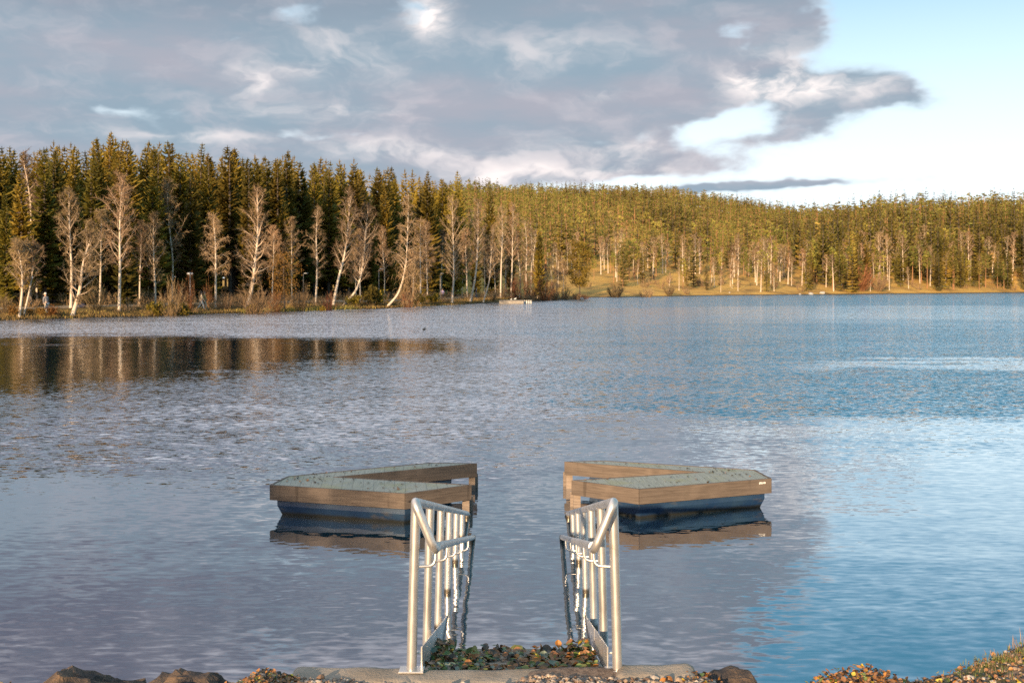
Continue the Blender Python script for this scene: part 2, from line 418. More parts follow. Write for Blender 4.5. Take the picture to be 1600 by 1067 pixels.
# ------------------------------------------------------------------ water
def build_water():
    m, nt = material('lake_water')
    p = pos(nt); x, y, z = nt.sep(p)
    t = nt.math('DIVIDE', x, nt.math('MAXIMUM', y, 1.0))
    wob = nt.math('SUBTRACT', nt.noise(nt.scaled(p, .03, .06, 1), 1.0, 4, .6), .5)
    yw = nt.math('MULTIPLY', y, nt.math('ADD', 1.0, nt.math('MULTIPLY', nt.math('ADD', wob, nt.math('MULTIPLY', nt.math('SUBTRACT', nt.noise(nt.scaled(p, .22, .5, 1), 1.0, 4, .65), .5), .45)), .75)))
    left = nt.smooth(t, .07, -.07)
    # ruffled and calm bands
    L = nt.fmix(nt.smooth(yw, 12.5, 19), W_NEAR, .13)
    L = nt.fmix(nt.smooth(nt.math('SUBTRACT', yw, nt.lin(t, -.45, -.02, 25, 44)), -11, 5), L, W_MIRROR)
    L = nt.fmix(nt.smooth(yw, 46, 62), L, .28)
    Rr = nt.fmix(nt.smooth(yw, 13, 20), W_NEAR, .05)
    Rr = nt.fmix(nt.smooth(yw, 20.5, 25), Rr, .27)
    streak = nt.math('MULTIPLY', nt.smooth(nt.math('ABSOLUTE', nt.math('SUBTRACT', yw, 35)), 3.2, .8), nt.smooth(t, .18, .34))
    Rr = nt.fmix(nt.math('MULTIPLY', streak, .8), Rr, .035)
    Rr = nt.fmix(nt.smooth(yw, 62, 92), Rr, .16)
    Rr = nt.fmix(nt.smooth(yw, 118, 150), Rr, .32)
    A = nt.fmix(left, Rr, L)
    # gusts
    g = nt.noise(nt.scaled(p, .05, .16, 1), 1.0, 4, .6)
    A = nt.math('MULTIPLY', A, nt.lin(g, .3, .7, .7, 1.35))
    # slope field: small wavelets over long low ripples, crests lying across the view
    def slopes(sx, sy, detail, seed, dist=0.0):
        c = nt.noise(nt.vmath('ADD', nt.scaled(p, sx, sy, 1), (seed, seed * 1.3, seed * .7)), 1.0, detail, .55, dist, True)
        return nt.vmath('SUBTRACT', c, (.5, .5, .5))
    far_w = nt.smooth(y, 14, 40)
    s1 = slopes(4.4, 12.0, 2, 1.0, .4)
    s2 = slopes(.55, 1.5, 2, 7.0, .3)
    s3 = slopes(6.5, 15.0, 2, 4.0, .2)
    sv = nt.vmath('ADD', nt.vmath('SCALE', s1, None, 2.6), nt.vmath('ADD', nt.vmath('SCALE', s2, None, nt.lin(y, 10, 24, 1.6, .55)), nt.vmath('SCALE', s3, None, 1.3)))
    sv = nt.vmath('MULTIPLY', sv, (.55, 1.0, 0.0))
    # wind from beyond the far shore: the wavelets lean, steeper on the side towards the near bank
    sv = nt.vmath('ADD', nt.vmath('SCALE', sv, None, nt.math('MULTIPLY', A, 2.2)), nt.vmath('SCALE', nt.comb(.0, -1.0, .0), None, nt.math('MULTIPLY', A, .55)))
    nrm = nt.vmath('NORMALIZE', nt.vmath('ADD', sv, (0, 0, 1)))
    lw = nt.node('ShaderNodeLayerWeight'); lw.inputs['Blend'].default_value = .5; nt.put(lw.inputs['Normal'], nrm)
    f = nt.math('ADD', .10, nt.math('MULTIPLY', nt.math('POWER', lw.outputs['Facing'], WATER_POW), .90))
    df = nt.node('ShaderNodeBsdfDiffuse'); nt.put(df.inputs['Color'], WATER_BODY)
    gl = nt.node('ShaderNodeBsdfGlossy'); nt.put(gl.inputs['Color'], (.98, .99, 1.0)); gl.inputs['Roughness'].default_value = .03; nt.put(gl.inputs['Normal'], nrm)
    mx = nt.node('ShaderNodeMixShader'); nt.put(mx.inputs[0], f); nt.t.links.new(df.outputs[0], mx.inputs[1]); nt.t.links.new(gl.outputs[0], mx.inputs[2])
    finish(nt, mx)
    q = MB(); S_ = 3000
    q.add([[-S_, -S_, 0], [S_, -S_, 0], [S_, S_, 0], [-S_, S_, 0]], [[0, 1, 2, 3]])
    tag(q.build('lake_water', m), 'rippled blue and mauve lake water', kind='structure')


W_NEAR, W_MIRROR = .0175, .024
WATER_BODY = (.012, .036, .055); WATER_POW = 2.0
build_water()
# ------------------------------------------------------------------ materials of the near things
def steel_mat():
    m, nt = material('brushed_steel')
    p = objco(nt)
    n = nt.noise(nt.scaled(p, 30, 30, 3), 3.0, 5, .6); n2 = nt.noise(p, 5.0, 4)
    geo = nt.sep(pos(nt))
    wet = nt.smooth(nt.math('ADD', geo[2], nt.math('MULTIPLY', nt.math('SUBTRACT', n2, .5), .05)), .06, .02)
    c = nt.mix(nt.smooth(n2, .35, .75), (.66, .645, .62), (.50, .485, .465))
    c = nt.mix(nt.math('MULTIPLY', nt.smooth(nt.noise(p, 22, 3), .66, .74), .5), c, (.30, .22, .14))
    c = nt.mix(wet, c, (.14, .12, .09))
    b = principled(nt, **{'Base Color': c, 'Metallic': .8, 'Roughness': nt.lin(n, .2, .8, .31, .46)})
    nt.put(b.inputs['Normal'], nt.bump(n, .05, .001))
    finish(nt, b); return m


def timber_mat(name, c1, c2, k=1.0):
    m, nt = material(name)
    p = objco(nt)
    grain = nt.noise(nt.scaled(p, 2.0, 2.0, 34), 1.6, 6, .62, .6)
    big = nt.noise(p, 2.3, 3)
    c = nt.mix(nt.smooth(grain, .3, .7), c1, c2)
    c = nt.mix(nt.math('MULTIPLY', nt.smooth(big, .5, .72), .55), c, tuple(q * 1.35 for q in c1))
    kn = nt.node('ShaderNodeTexVoronoi'); nt.put(kn.inputs['Vector'], nt.scaled(p, 1.6, 1.6, 5.0)); kn.inputs['Scale'].default_value = 1.0
    c = nt.mix(nt.smooth(kn.outputs['Distance'], .11, .05), c, tuple(q * .35 for q in c2))
    drip = nt.noise(nt.scaled(p, 9, 9, .8), 1.0, 3)
    c = nt.mix(nt.math('MULTIPLY', nt.smooth(drip, .62, .75), .55), c, tuple(q * .45 for q in c2))
    b = principled(nt, **{'Base Color': c, 'Roughness': .8, 'Specular IOR Level': .3})
    nt.put(b.inputs['Normal'], nt.bump(grain, .35, .004)); finish(nt, b); return m


def deck_mat():
    """Pale weathered boards laid across each arm, with gaps, algae and damp stains."""
    m, nt = material('deck_boards')
    p = objco(nt); x, y, z = nt.sep(p)
    q = nt.math('DIVIDE', nt.math('ADD', x, nt.math('MULTIPLY', y, nt.node('ShaderNodeValue').outputs[0])), .125)
    q.node.inputs[0].links[0].from_node.inputs[1].links[0].from_node.inputs[1].links[0].from_node.outputs[0].default_value = .12
    fr = nt.math('FRACT', q); bi = nt.math('FLOOR', q)
    gap = nt.math('MULTIPLY', nt.smooth(fr, .0, .05), nt.smooth(fr, 1.0, .95))
    tone = nt.node('ShaderNodeTexWhiteNoise', noise_dimensions='1D'); nt.put(tone.inputs['W'], bi)
    grain = nt.noise(nt.scaled(p, 30, 3, 1), 1.5, 5, .6)
    c = nt.mix(nt.smooth(grain, .3, .7), (.215, .228, .185), (.285, .295, .245))
    c = nt.mix(nt.math('MULTIPLY', tone.outputs['Value'], .4), c, (.26, .27, .24))
    al = nt.noise(p, 2.4, 5, .65)
    c = nt.mix(nt.math('MULTIPLY', nt.smooth(al, .5, .68), .6), c, (.25, .25, .13))
    c = nt.mix(nt.math('MULTIPLY', nt.smooth(nt.noise(p, 9, 4), .62, .74), .4), c, (.10, .10, .075))
    c = nt.mix(nt.lin(gap, 0, 1, .40, 1), (.06, .06, .055), c)
    b = principled(nt, **{'Base Color': c, 'Roughness': nt.lin(al, .3, .7, .55, .85), 'Specular IOR Level': .5})
    nt.put(b.inputs['Normal'], nt.bump(nt.math('ADD', nt.math('MULTIPLY', gap, .6), nt.math('MULTIPLY', grain, .15)), .3, .004)); finish(nt, b); return m


STEEL = steel_mat()
TIMBER = timber_mat('fascia_timber', (.140, .112, .09), (.085, .067, .054))
POSTW = timber_mat('post_timber', (.27, .22, .18), (.17, .135, .11))
DECK = deck_mat()
m, nt = material('hull_paint')
_p = objco(nt); _z = nt.sep(_p)[2]
_c = nt.mix(nt.smooth(nt.noise(_p, 3.0, 5, .6), .35, .7), (.008, .032, .088), (.020, .050, .10))
_c = nt.mix(nt.math('MULTIPLY', nt.smooth(nt.noise(nt.scaled(_p, 1, 1, 2.5), 4.0, 5, .65), .55, .72), .6), _c, (.08, .075, .07))
_c = nt.mix(nt.smooth(nt.math('ADD', _z, nt.math('MULTIPLY', nt.noise(_p, 7, 3), .03)), .075, .03), _c, (.018, .02, .018))
_b = principled(nt, **{'Base Color': _c, 'Roughness': .5}); nt.put(_b.inputs['Normal'], nt.bump(nt.noise(_p, 6, 4), .2, .01)); finish(nt, _b); HULL = m
CONCRETE = simple_mat('concrete', (.22, .18, .135), (.33, .275, .215), 3.5, .92, .9, 42, .012)
ROCK = simple_mat('rock_face', (.028, .023, .022), (.15, .098, .060), 6.0, .85, 1.0, 22, .04)
DARK = simple_mat('dark_rubber', (.02, .02, .02), (.03, .03, .03))
WHITEM = simple_mat('white_paint', (.75, .75, .72), (.6, .6, .58), 8, .6)

# ------------------------------------------------------------------ handrails into the water
SLOPE = -.229


def handrail(sx, label):
    """sx -1 / +1: which side of the ramp. Posts, a top rail that loops down into a lower rail, brackets and a kick plate."""
    root = empty('handrail', (sx * .622 + .0156, 6.4, .43), -.0088)      # the ramp points very slightly to one side
    tag(root, label, 'handrail', 'steel handrails of the bathing ramp')

    def loc(x, y, z): return (sx * (x - .622), y - 6.4, z - .43)     # x is distance from the ramp's centre line
    ys = [6.4 + .995 * k for k in range(7)]
    def top(y): return 1.425 + SLOPE * (y - 6.4)
    def low(y): return 1.155 + SLOPE * (y - 6.4)
    for i, y in enumerate(ys):
        zb = .395 + SLOPE * (y - 6.4) - (.0 if i == 0 else .12)
        o = MB().tube([loc(.628, y, zb), loc(.622, y, zb + .3), loc(.600, y, top(y))], .031, 20).build('post', STEEL, root, True)
        if i == 0:
            MB().box(loc(.628, y, .405), (.15, .10, .012), 0, 0, .003).build('base_plate', STEEL, o)

    def arc(y0, y1, sgn):
        """The loop at one end: out of the top rail, round and down to the lower rail."""
        out = []
        for k in range(9):
            a = k / 8
            s_ = math.sin(a * math.pi); e = (1 - math.cos(a * math.pi)) / 2
            out.append((.600 - .120 * e, y0 + (y1 - y0) * a + sgn * .11 * s_ ** .6, top(y0) * (1 - e) + low(y1) * e))
        return out
    yn, yf = 6.34, 12.45
    def corner(a, b, c, r=.07, n=6):
        a, b, c = Vector(a), Vector(b), Vector(c)
        p0 = b + (a - b).normalized() * r; p1 = b + (c - b).normalized() * r
        return [tuple(p0.lerp(b, t).lerp(b.lerp(p1, t), t)) for t in [k / n for k in range(n + 1)]]
    A = (.600, yn - .03, top(yn - .03)); B = (.482, yn - .02, low(yn) - .012)
    A2 = (.600, yf, top(yf)); B2 = (.482, yf + .06, low(yf) - .02)
    mid = (.600, 9.0, top(9.0)); midl = (.482, 9.0, low(9.0))
    pts = corner(mid, A, B, .06)
    top_pts = [(.600, y, top(y)) for y in (12.2, 11, 10, 9, 8, 7)]
    end = corner(mid, A2, B2, .06)
    path = end[::-1] + top_pts + corner(mid, A, B, .06) + [(A[0] * (1 - k) + B[0] * k, A[1] * (1 - k) + B[1] * k, A[2] * (1 - k) + B[2] * k) for k in (.5,)]
    MB().tube([loc(*q) for q in path], .028, 18).build('top_rail', STEEL, root, True)
    path = [(A[0] * .5 + B[0] * .5, A[1] * .5 + B[1] * .5, A[2] * .5 + B[2] * .5)] + corner(A, B, midl, .055) + [(.482, y, low(y)) for y in (6.7, 7.0, 7.5, 8.0, 9, 10, 11, 11.9)]
    lr = MB().tube([loc(*q) for q in path], .0265, 18)
    lr.build('lower_rail', STEEL, root, True)
    MB().tube([loc(.482, 6.435, low(6.435)), loc(.482, 6.447, low(6.447))], .0295, 18).build('collar', STEEL, root, True)
    for y in ys[:6]:
        z0 = low(y + .03) - .115
        pth = [(.600, y, z0)] + corner((.600, y, z0), (.487, y + .02, z0), (.482, y + .03, low(y + .03)), .045) + [(.482, y + .03, low(y + .03) - .01)]
        MB().tube([loc(*q) for q in pth], .0095, 10).build('bracket', STEEL, root, True)
    # kick plate along the edge of the ramp, two lengths with a gap
    k = MB()
    for (ya, yb, h) in ((6.43, 7.52, .155), (7.56, 8.75, .155)):
        V = []
        for x in (.566, .574):
            for (y, dz) in ((ya, -.09), (yb, -.09), (yb, h - .09), (ya, h - .09)): V.append(loc(x, y, .475 + SLOPE * (y - 6.4) + dz))
        F = [[0, 1, 2, 3], [7, 6, 5, 4], [0, 4, 5, 1], [1, 5, 6, 2], [2, 6, 7, 3], [3, 7, 4, 0]]
        k.add(V, F)
    k.build('kick_plate', STEEL, root)
    for y in (6.47, 7.45):
        MB().tube([loc(.570, y, .50 + SLOPE * (y - 6.4)), loc(.612, y, .50 + SLOPE * (y - 6.4))], .008, 8).build('bolt', STEEL, root)
    return root


handrail(-1, 'steel handrail standing before the float with the sunlit corner patch and no lettering')
handrail(1, 'steel handrail whose loop casts a shadow on its own first post, before the lettered float')

# ------------------------------------------------------------------ chevron-shaped floating platforms
ZD = .37


def offset_poly(poly, d):
    """Move every edge of a counter-clockwise polygon inward by d."""
    n = len(poly); out = []
    for i in range(n):
        p0, p1, p2 = Vector(poly[i - 1]), Vector(poly[i]), Vector(poly[(i + 1) % n])
        e1 = (p1 - p0).normalized(); e2 = (p2 - p1).normalized()
        n1 = Vector((-e1.y, e1.x)); n2 = Vector((-e2.y, e2.x))
        k = n1 + n2; k = k / max(1 + n1.dot(n2), .25)
        out.append(tuple(p1 + k * d))
    return out


def platform(px_pts, label, mark=False):
    W = [on_z(px, py, ZD) for px, py in px_pts]
    c = sum((Vector((p.x, p.y, 0)) for p in W), Vector()) / len(W)
    poly = [(p.x - c.x, p.y - c.y) for p in W]
    area = sum(poly[i - 1][0] * poly[i][1] - poly[i][0] * poly[i - 1][1] for i in range(len(poly)))
    ccw = poly if area > 0 else poly[::-1]
    root = empty('floating_platform', (c.x, c.y, 0)); tag(root, label, 'floating platform', 'chevron floating platforms beyond the handrails')
    inner = offset_poly(ccw, .032)
    dk = MB()
    # triangulate by hand: the polygon is a chevron with one reflex corner
    n = len(ccw); rf = min(range(n), key=lambda i: (Vector(inner[i]) - Vector(inner[i - 1])).to_2d().cross((Vector(inner[(i + 1) % n]) - Vector(inner[i])).to_2d()))
    idx = [(rf + k) % n for k in range(n)]
    tris = [[idx[0], idx[k], idx[k + 1]] for k in range(1, n - 1)]
    V = [(x, y, ZD - .004) for x, y in inner] + [(x, y, ZD - .05) for x, y in inner]
    dk.add(V, tris); dk.add(V, [[t[2] + n, t[1] + n, t[0] + n] for t in tris])
    dk.add(V, [[i, i + n, (i + 1) % n + n, (i + 1) % n] for i in range(n)])
    dk.build('deck', DECK, root)
    # a board along each side, mitred
    for i in range(n):
        a, b = ccw[i], ccw[(i + 1) % n]; ai, bi = inner[i], inner[(i + 1) % n]
        e = (Vector(b) - Vector(a)).normalized() * .002
        q = [(a[0] + e.x, a[1] + e.y), (b[0] - e.x, b[1] - e.y), (bi[0] - e.x, bi[1] - e.y), (ai[0] + e.x, ai[1] + e.y)]
        f = MB().prism(q, ZD - .178, ZD).build('side_board', TIMBER, root)
        bv = f.modifiers.new('edge', 'BEVEL'); bv.width = .006; bv.segments = 2
    # the blue float under it, set in from the open tips
    tips = sorted(range(n), key=lambda i: abs(ccw[i][0] + c.x))[:2]
    hull = offset_poly(ccw, .07)
    hl = []
    for i, (x, y) in enumerate(hull):
        if i in tips: x = (x + c.x) * 1 + (-.17 if c.x < 0 else .17) - c.x
        hl.append((x, y))
    lo = offset_poly(hl, .09)
    h = MB()
    rf2 = rf; ids = [(rf2 + k) % n for k in range(n)]; tr = [[ids[0], ids[k], ids[k + 1]] for k in range(1, n - 1)]
    z = [.172, .115, -.02, -.3]
    rings = [hl, [(x, y) for x, y in hl], [(a[0] * .4 + b[0] * .6, a[1] * .4 + b[1] * .6) for a, b in zip(hl, lo)], offset_poly(lo, .1)]
    V = [(x, y, zz) for r_, zz in zip(rings, z) for x, y in r_]
    for q in range(3): h.add(V, [[q * n + i, (q + 1) * n + i, (q + 1) * n + (i + 1) % n, q * n + (i + 1) % n] for i in range(n)])
    h.add(V, tr)
    ho = h.build('float_hull', HULL, root); bv = ho.modifiers.new('edge', 'BEVEL'); bv.width = .012; bv.segments = 2; bv.limit_method = 'ANGLE'
    # timber legs under the open tips
    for i in tips:
        x, y = ccw[i]; s_ = 1 if c.x < 0 else -1
        for dx, dy, w in ((-.075, .05, .085), (-.03, .22, .06)):
            MB().box((x + s_ * dx, y + dy, -.1), (w, .05, .584), 0, 0, .004).build('leg', POSTW, root)
    if mark:
        g = MB(); a = Vector(ccw[[i for i in range(n)][0]])
        # small worn white letters near the outer end of the near board
        far_i = max(range(n), key=lambda i: ccw[i][0] - .3 * ccw[i][1])
        B_ = Vector((poly[1][0], poly[1][1])); A_ = Vector((poly[0][0], poly[0][1]))
        e = (B_ - A_).normalized(); nr = Vector((e.y, -e.x))
        if nr.y > 0: nr = -nr
        o = A_ + e * .10 + nr * .003
        ang = math.atan2(e.y, e.x)
        for k, (h_, w_) in enumerate(((.022, .010), (.022, .012), (.018, .008), (.024, .012), (.024, .011), (.026, .012))):
            q = o + e * (.016 * k)
            g.box((q.x, q.y, ZD - .045 + .002 * math.sin(k * 2)), (w_, .003, h_), 0, ang)
        g.build('lettering', WHITEM, root)
    return root


platform([(421, 757.5), (633, 771), (737.5, 757), (530, 744.6), (746, 723.6), (672, 722.4), (449, 743.6)], 'chevron timber float without lettering, its near side board mostly in shade')
platform([(1206, 747.3), (998.6, 764.1), (892.3, 750), (1091.4, 737.2), (881.2, 721), (943, 719.2), (1180, 733.6)], 'chevron timber float with small white lettering on the outer end of its side board', True)


# ------------------------------------------------------------------ near bank, ledge, ramp, rocks
def bank_h(X, Y):
    """Gravel bank at the photographer's feet; a steep edge to the water and a higher grassy shoulder on one side."""
    X = np.asarray(X, float); Y = np.asarray(Y, float)
    sh = sstep(X, 2.45, 3.25)
    edge = 6.33 + .10 * np.sin(X * 1.9 + .6) + .05 * np.sin(X * 5.3) - .16 * sstep(X, 1.1, 1.5) * (1 - sstep(X, 1.55, 1.8)) - .10 * sstep(-X, 1.3, 1.7) + .22 * sh + .15 * sstep(X, 3.2, 4.5)
    topz = .390 - .03 * sstep(X, 1.1, 1.3) * (1 - sstep(X, 1.55, 1.8)) + .105 * np.maximum(6.2 - Y, 0) + .02 * np.sin(X * 3.1 + Y) + .10 * sstep(X, 2.6, 3.35) + .06 * sstep(X, 3.2, 4.2) + .055 * np.exp(-((X + 1.45) / .10) ** 2) - .05 * sstep(-X, 1.6, 1.8) - .035 * sstep(X, 1.15, 1.4) * (1 - sstep(X, 1.6, 2.1))
    drop = np.maximum(Y - edge, 0)
    mound = .065 * np.exp(-((X - 2.0) / .24) ** 4 - ((Y - 6.08) / .22) ** 4)
    return topz + mound - np.minimum(drop * 1.5 + drop ** 2 * 2, 1.6) + .012 * wave2(X, Y, .13, 3.0) + .02 * wave2(X, Y, .35, 1.0) * (1 + sh)


def build_bank():
    xs = np.arange(-9, 9.01, .045); ys = np.concatenate([np.arange(-2, 5.2, .2), np.arange(5.2, 8.2, .04)])
    X, Y = np.meshgrid(xs, ys); Z = bank_h(X, Y)
    nx, ny = len(xs), len(ys); i = np.arange(ny - 1)[:, None] * nx; j = np.arange(nx - 1)[None, :]
    F = np.stack([i + j, i + j + 1, i + nx + j + 1, i + nx + j], -1).reshape(-1, 4)
    m, nt = material('gravel_soil'); p = pos(nt); x, y, z = nt.sep(p)
    c = nt.mix(nt.smooth(nt.noise(p, 28, 4, .7), .35, .65), (.10, .065, .045), (.24, .17, .12))
    c = nt.mix(nt.math('MULTIPLY', nt.smooth(nt.noise(p, 5, 4), .45, .6), nt.smooth(x, 2.2, 2.9)), c, (.10, .105, .025))
    c = nt.mix(nt.smooth(z, .16, .04), c, (.03, .024, .018))
    b = principled(nt, **{'Base Color': c, 'Roughness': .95}); nt.put(b.inputs['Normal'], nt.bump(nt.noise(p, 60, 5, .7), .8, .012)); finish(nt, b)
    o = MB(); o.add(np.stack([X, Y, Z], -1).reshape(-1, 3), F)
    tag(o.build('gravel_bank', m, smooth=True), 'brown gravel bank at the edge of the water', kind='structure')


build_bank()


def rough_block(mb, c, size, seed, amp=.012, bev=.035, n=(26, 8, 6), endround=None):
    """A worn concrete or stone block: a subdivided rounded box with an uneven skin."""
    sx, sy, sz = [q / 2 for q in size]
    def face(ax, sgn):
        a, b_ = [k for k in range(3) if k != ax]
        U, W = np.meshgrid(np.linspace(-1, 1, n[a] + 1), np.linspace(-1, 1, n[b_] + 1), indexing='ij')
        q = np.zeros(U.shape + (3,)); q[..., a] = U; q[..., b_] = W; q[..., ax] = sgn
        k0, k1 = U.shape; i = np.arange(k0 - 1)[:, None] * k1; j = np.arange(k1 - 1)[None, :]
        F = np.stack([i + j, i + k1 + j, i + k1 + j + 1, i + j + 1], -1).reshape(-1, 4)
        if sgn * (1 if ax != 1 else -1) < 0: F = F[:, ::-1]
        return q.reshape(-1, 3), F
    for ax in range(3):
        for sgn in (-1, 1):
            q, F = face(ax, sgn)
            v = q * np.array([sx, sy, sz])
            inner = np.clip(v, [-sx + bev, -sy + bev, -sz + bev], [sx - bev, sy - bev, sz - bev])
            d = v - inner; L = np.linalg.norm(d, axis=1)[:, None]
            v = inner + np.where(L > bev, d / np.maximum(L, 1e-9) * bev, d)
            v = v + np.array(c)
            dn = np.array([[mnoise.noise(Vector(p) * 5 + Vector((seed, 0, 0))), mnoise.noise(Vector(p) * 5 + Vector((0, seed, 9))), mnoise.noise(Vector(p) * 5 + Vector((4, 9, seed)))] for p in v])
            d2 = np.array([[mnoise.noise(Vector(p) * 22 + Vector((seed, k, 0))) for k in (0, 7, 15)] for p in v])
            mb.add(v + dn * amp + d2 * amp * .3, F)


led = MB()
rough_block(led, (-.96, 6.34, .175), (.76, .28, .455), 1, .012, .04)
rough_block(led, (-.02, 6.34, .170), (1.30, .26, .445), 2, .008, .03)
rough_block(led, (.865, 6.34, .195), (.52, .28, .47), 3, .016, .075)
tag(led.build('concrete_ledge', CONCRETE, smooth=True), 'low worn concrete ledge at the water edge, under the two handrails', 'ledge')
r = MB()
V = [(-.60, 6.5, .33), (.60, 6.5, .33), (.60, 12.9, .33 + SLOPE * 6.4), (-.60, 12.9, .33 + SLOPE * 6.4)]
V += [(x, y, z - .12) for x, y, z in V]
r.add(V, [[0, 1, 2, 3], [7, 6, 5, 4], [0, 4, 5, 1], [1, 5, 6, 2], [2, 6, 7, 3], [3, 7, 4, 0]])
tag(r.build('ramp', CONCRETE), 'concrete ramp running down into the lake between the handrails', kind='structure')


def rock(name_label, c, size, seed, rot=0.0, peak=0.0):
    n = 40; U, W = np.meshgrid(np.linspace(0, 2 * math.pi, n, endpoint=False), np.linspace(-math.pi / 2, math.pi / 2, n // 2 + 1), indexing='ij')
    d = np.stack([np.cos(W) * np.cos(U), np.cos(W) * np.sin(U), np.sin(W)], -1)
    sg = np.sign(d) * np.abs(d) ** .72
    v = sg.reshape(-1, 3)
    o = Vector((seed * 3.1, seed * 1.7, 0))
    k = np.array([1 + .34 * mnoise.noise(Vector(p) * 1.1 + o) + .20 * (abs(mnoise.noise(Vector(p) * 2.6 + o)) - .2) + .09 * mnoise.noise(Vector(p) * 6 + o) + .06 * mnoise.noise(Vector(p) * 14 + o) + .035 * mnoise.noise(Vector(p) * 30 + o) for p in d.reshape(-1, 3)])
    v = v * k[:, None] * np.array(size) / 2
    v[:, 2] += peak * v[:, 0]
    m2 = n // 2 + 1; i = np.arange(n)[:, None]; j = np.arange(m2 - 1)[None, :]; i2 = (i + 1) % n
    F = np.stack([i * m2 + j, i2 * m2 + j, i2 * m2 + j + 1, i * m2 + j + 1], -1).reshape(-1, 4)
    b = MB(); b.add(v, F); ob = b.build('rock', ROCK, smooth=False); ob.location = c; ob.rotation_euler = (0, 0, rot)
    return tag(ob, name_label, 'rock', 'rocks along the near edge of the water')


rock('broad brown rock furthest from the concrete ledge, a yellowish flank on its outer end', (-2.58, 6.36, .125), (.70, .5, .52), 1.3, .1, -.06)
rock('brown rock with a pointed top between the broad rock and the concrete ledge', (-1.93, 6.33, .125), (.60, .5, .47), 2.6, -.1, -.12)
rock('dark low rock in shade just past the rounded end of the concrete ledge', (1.28, 6.36, .13), (.52, .42, .44), 4.2, .2, -.10)
rock('small dark stone wedged where the leafy mound meets the dark rock', (1.66, 6.30, .14), (.26, .24, .30), 5.1, .4)


# ------------------------------------------------------------------ leaves, pebbles and grass of the near bank
LEAFM = []
for nm, c1, c2 in (('leaf_brown', (.15, .07, .025), (.26, .12, .04)), ('leaf_orange', (.25, .10, .02), (.36, .16, .03)), ('leaf_yellow', (.5, .34, .03), (.42, .33, .05)),
                   ('leaf_green', (.07, .115, .025), (.13, .16, .04)), ('leaf_dark', (.03, .026, .02), (.07, .05, .03)), ('leaf_grey_green', (.11, .15, .11), (.17, .20, .15))):
    LEAFM.append(simple_mat(nm, c1, c2, 18, .55, .25, 60, .004, world=True))


def leaf(mb, c, size, mi, flat=.5):
    n = 7; t = np.linspace(0, 1, n); w = np.sin(np.pi * t ** .8) ** .8 * .42; w[0] = .02; w[-1] = .0
    curl = random.uniform(-.5, .7); fold = random.uniform(.1, .55)
    X = np.concatenate([np.zeros(n), w, -w]); Y = np.concatenate([t, t, t]) - .5
    Z = np.concatenate([np.zeros(n), w * fold, w * fold]) + curl * (Y ** 2)
    V = np.c_[X, Y, Z] * size
    a = random.uniform(0, 6.28); M = Matrix.Rotation(a, 3, 'Z') @ Matrix.Rotation(random.gauss(0, flat), 3, 'X') @ Matrix.Rotation(random.gauss(0, flat), 3, 'Y')
    V = V @ np.array(M).T + np.array(c)
    F = [[i, n + i, n + i + 1, i + 1] for i in range(n - 1)] + [[i + 1, 2 * n + i + 1, 2 * n + i, i] for i in range(n - 1)]
    mb.add(V, F, mi)


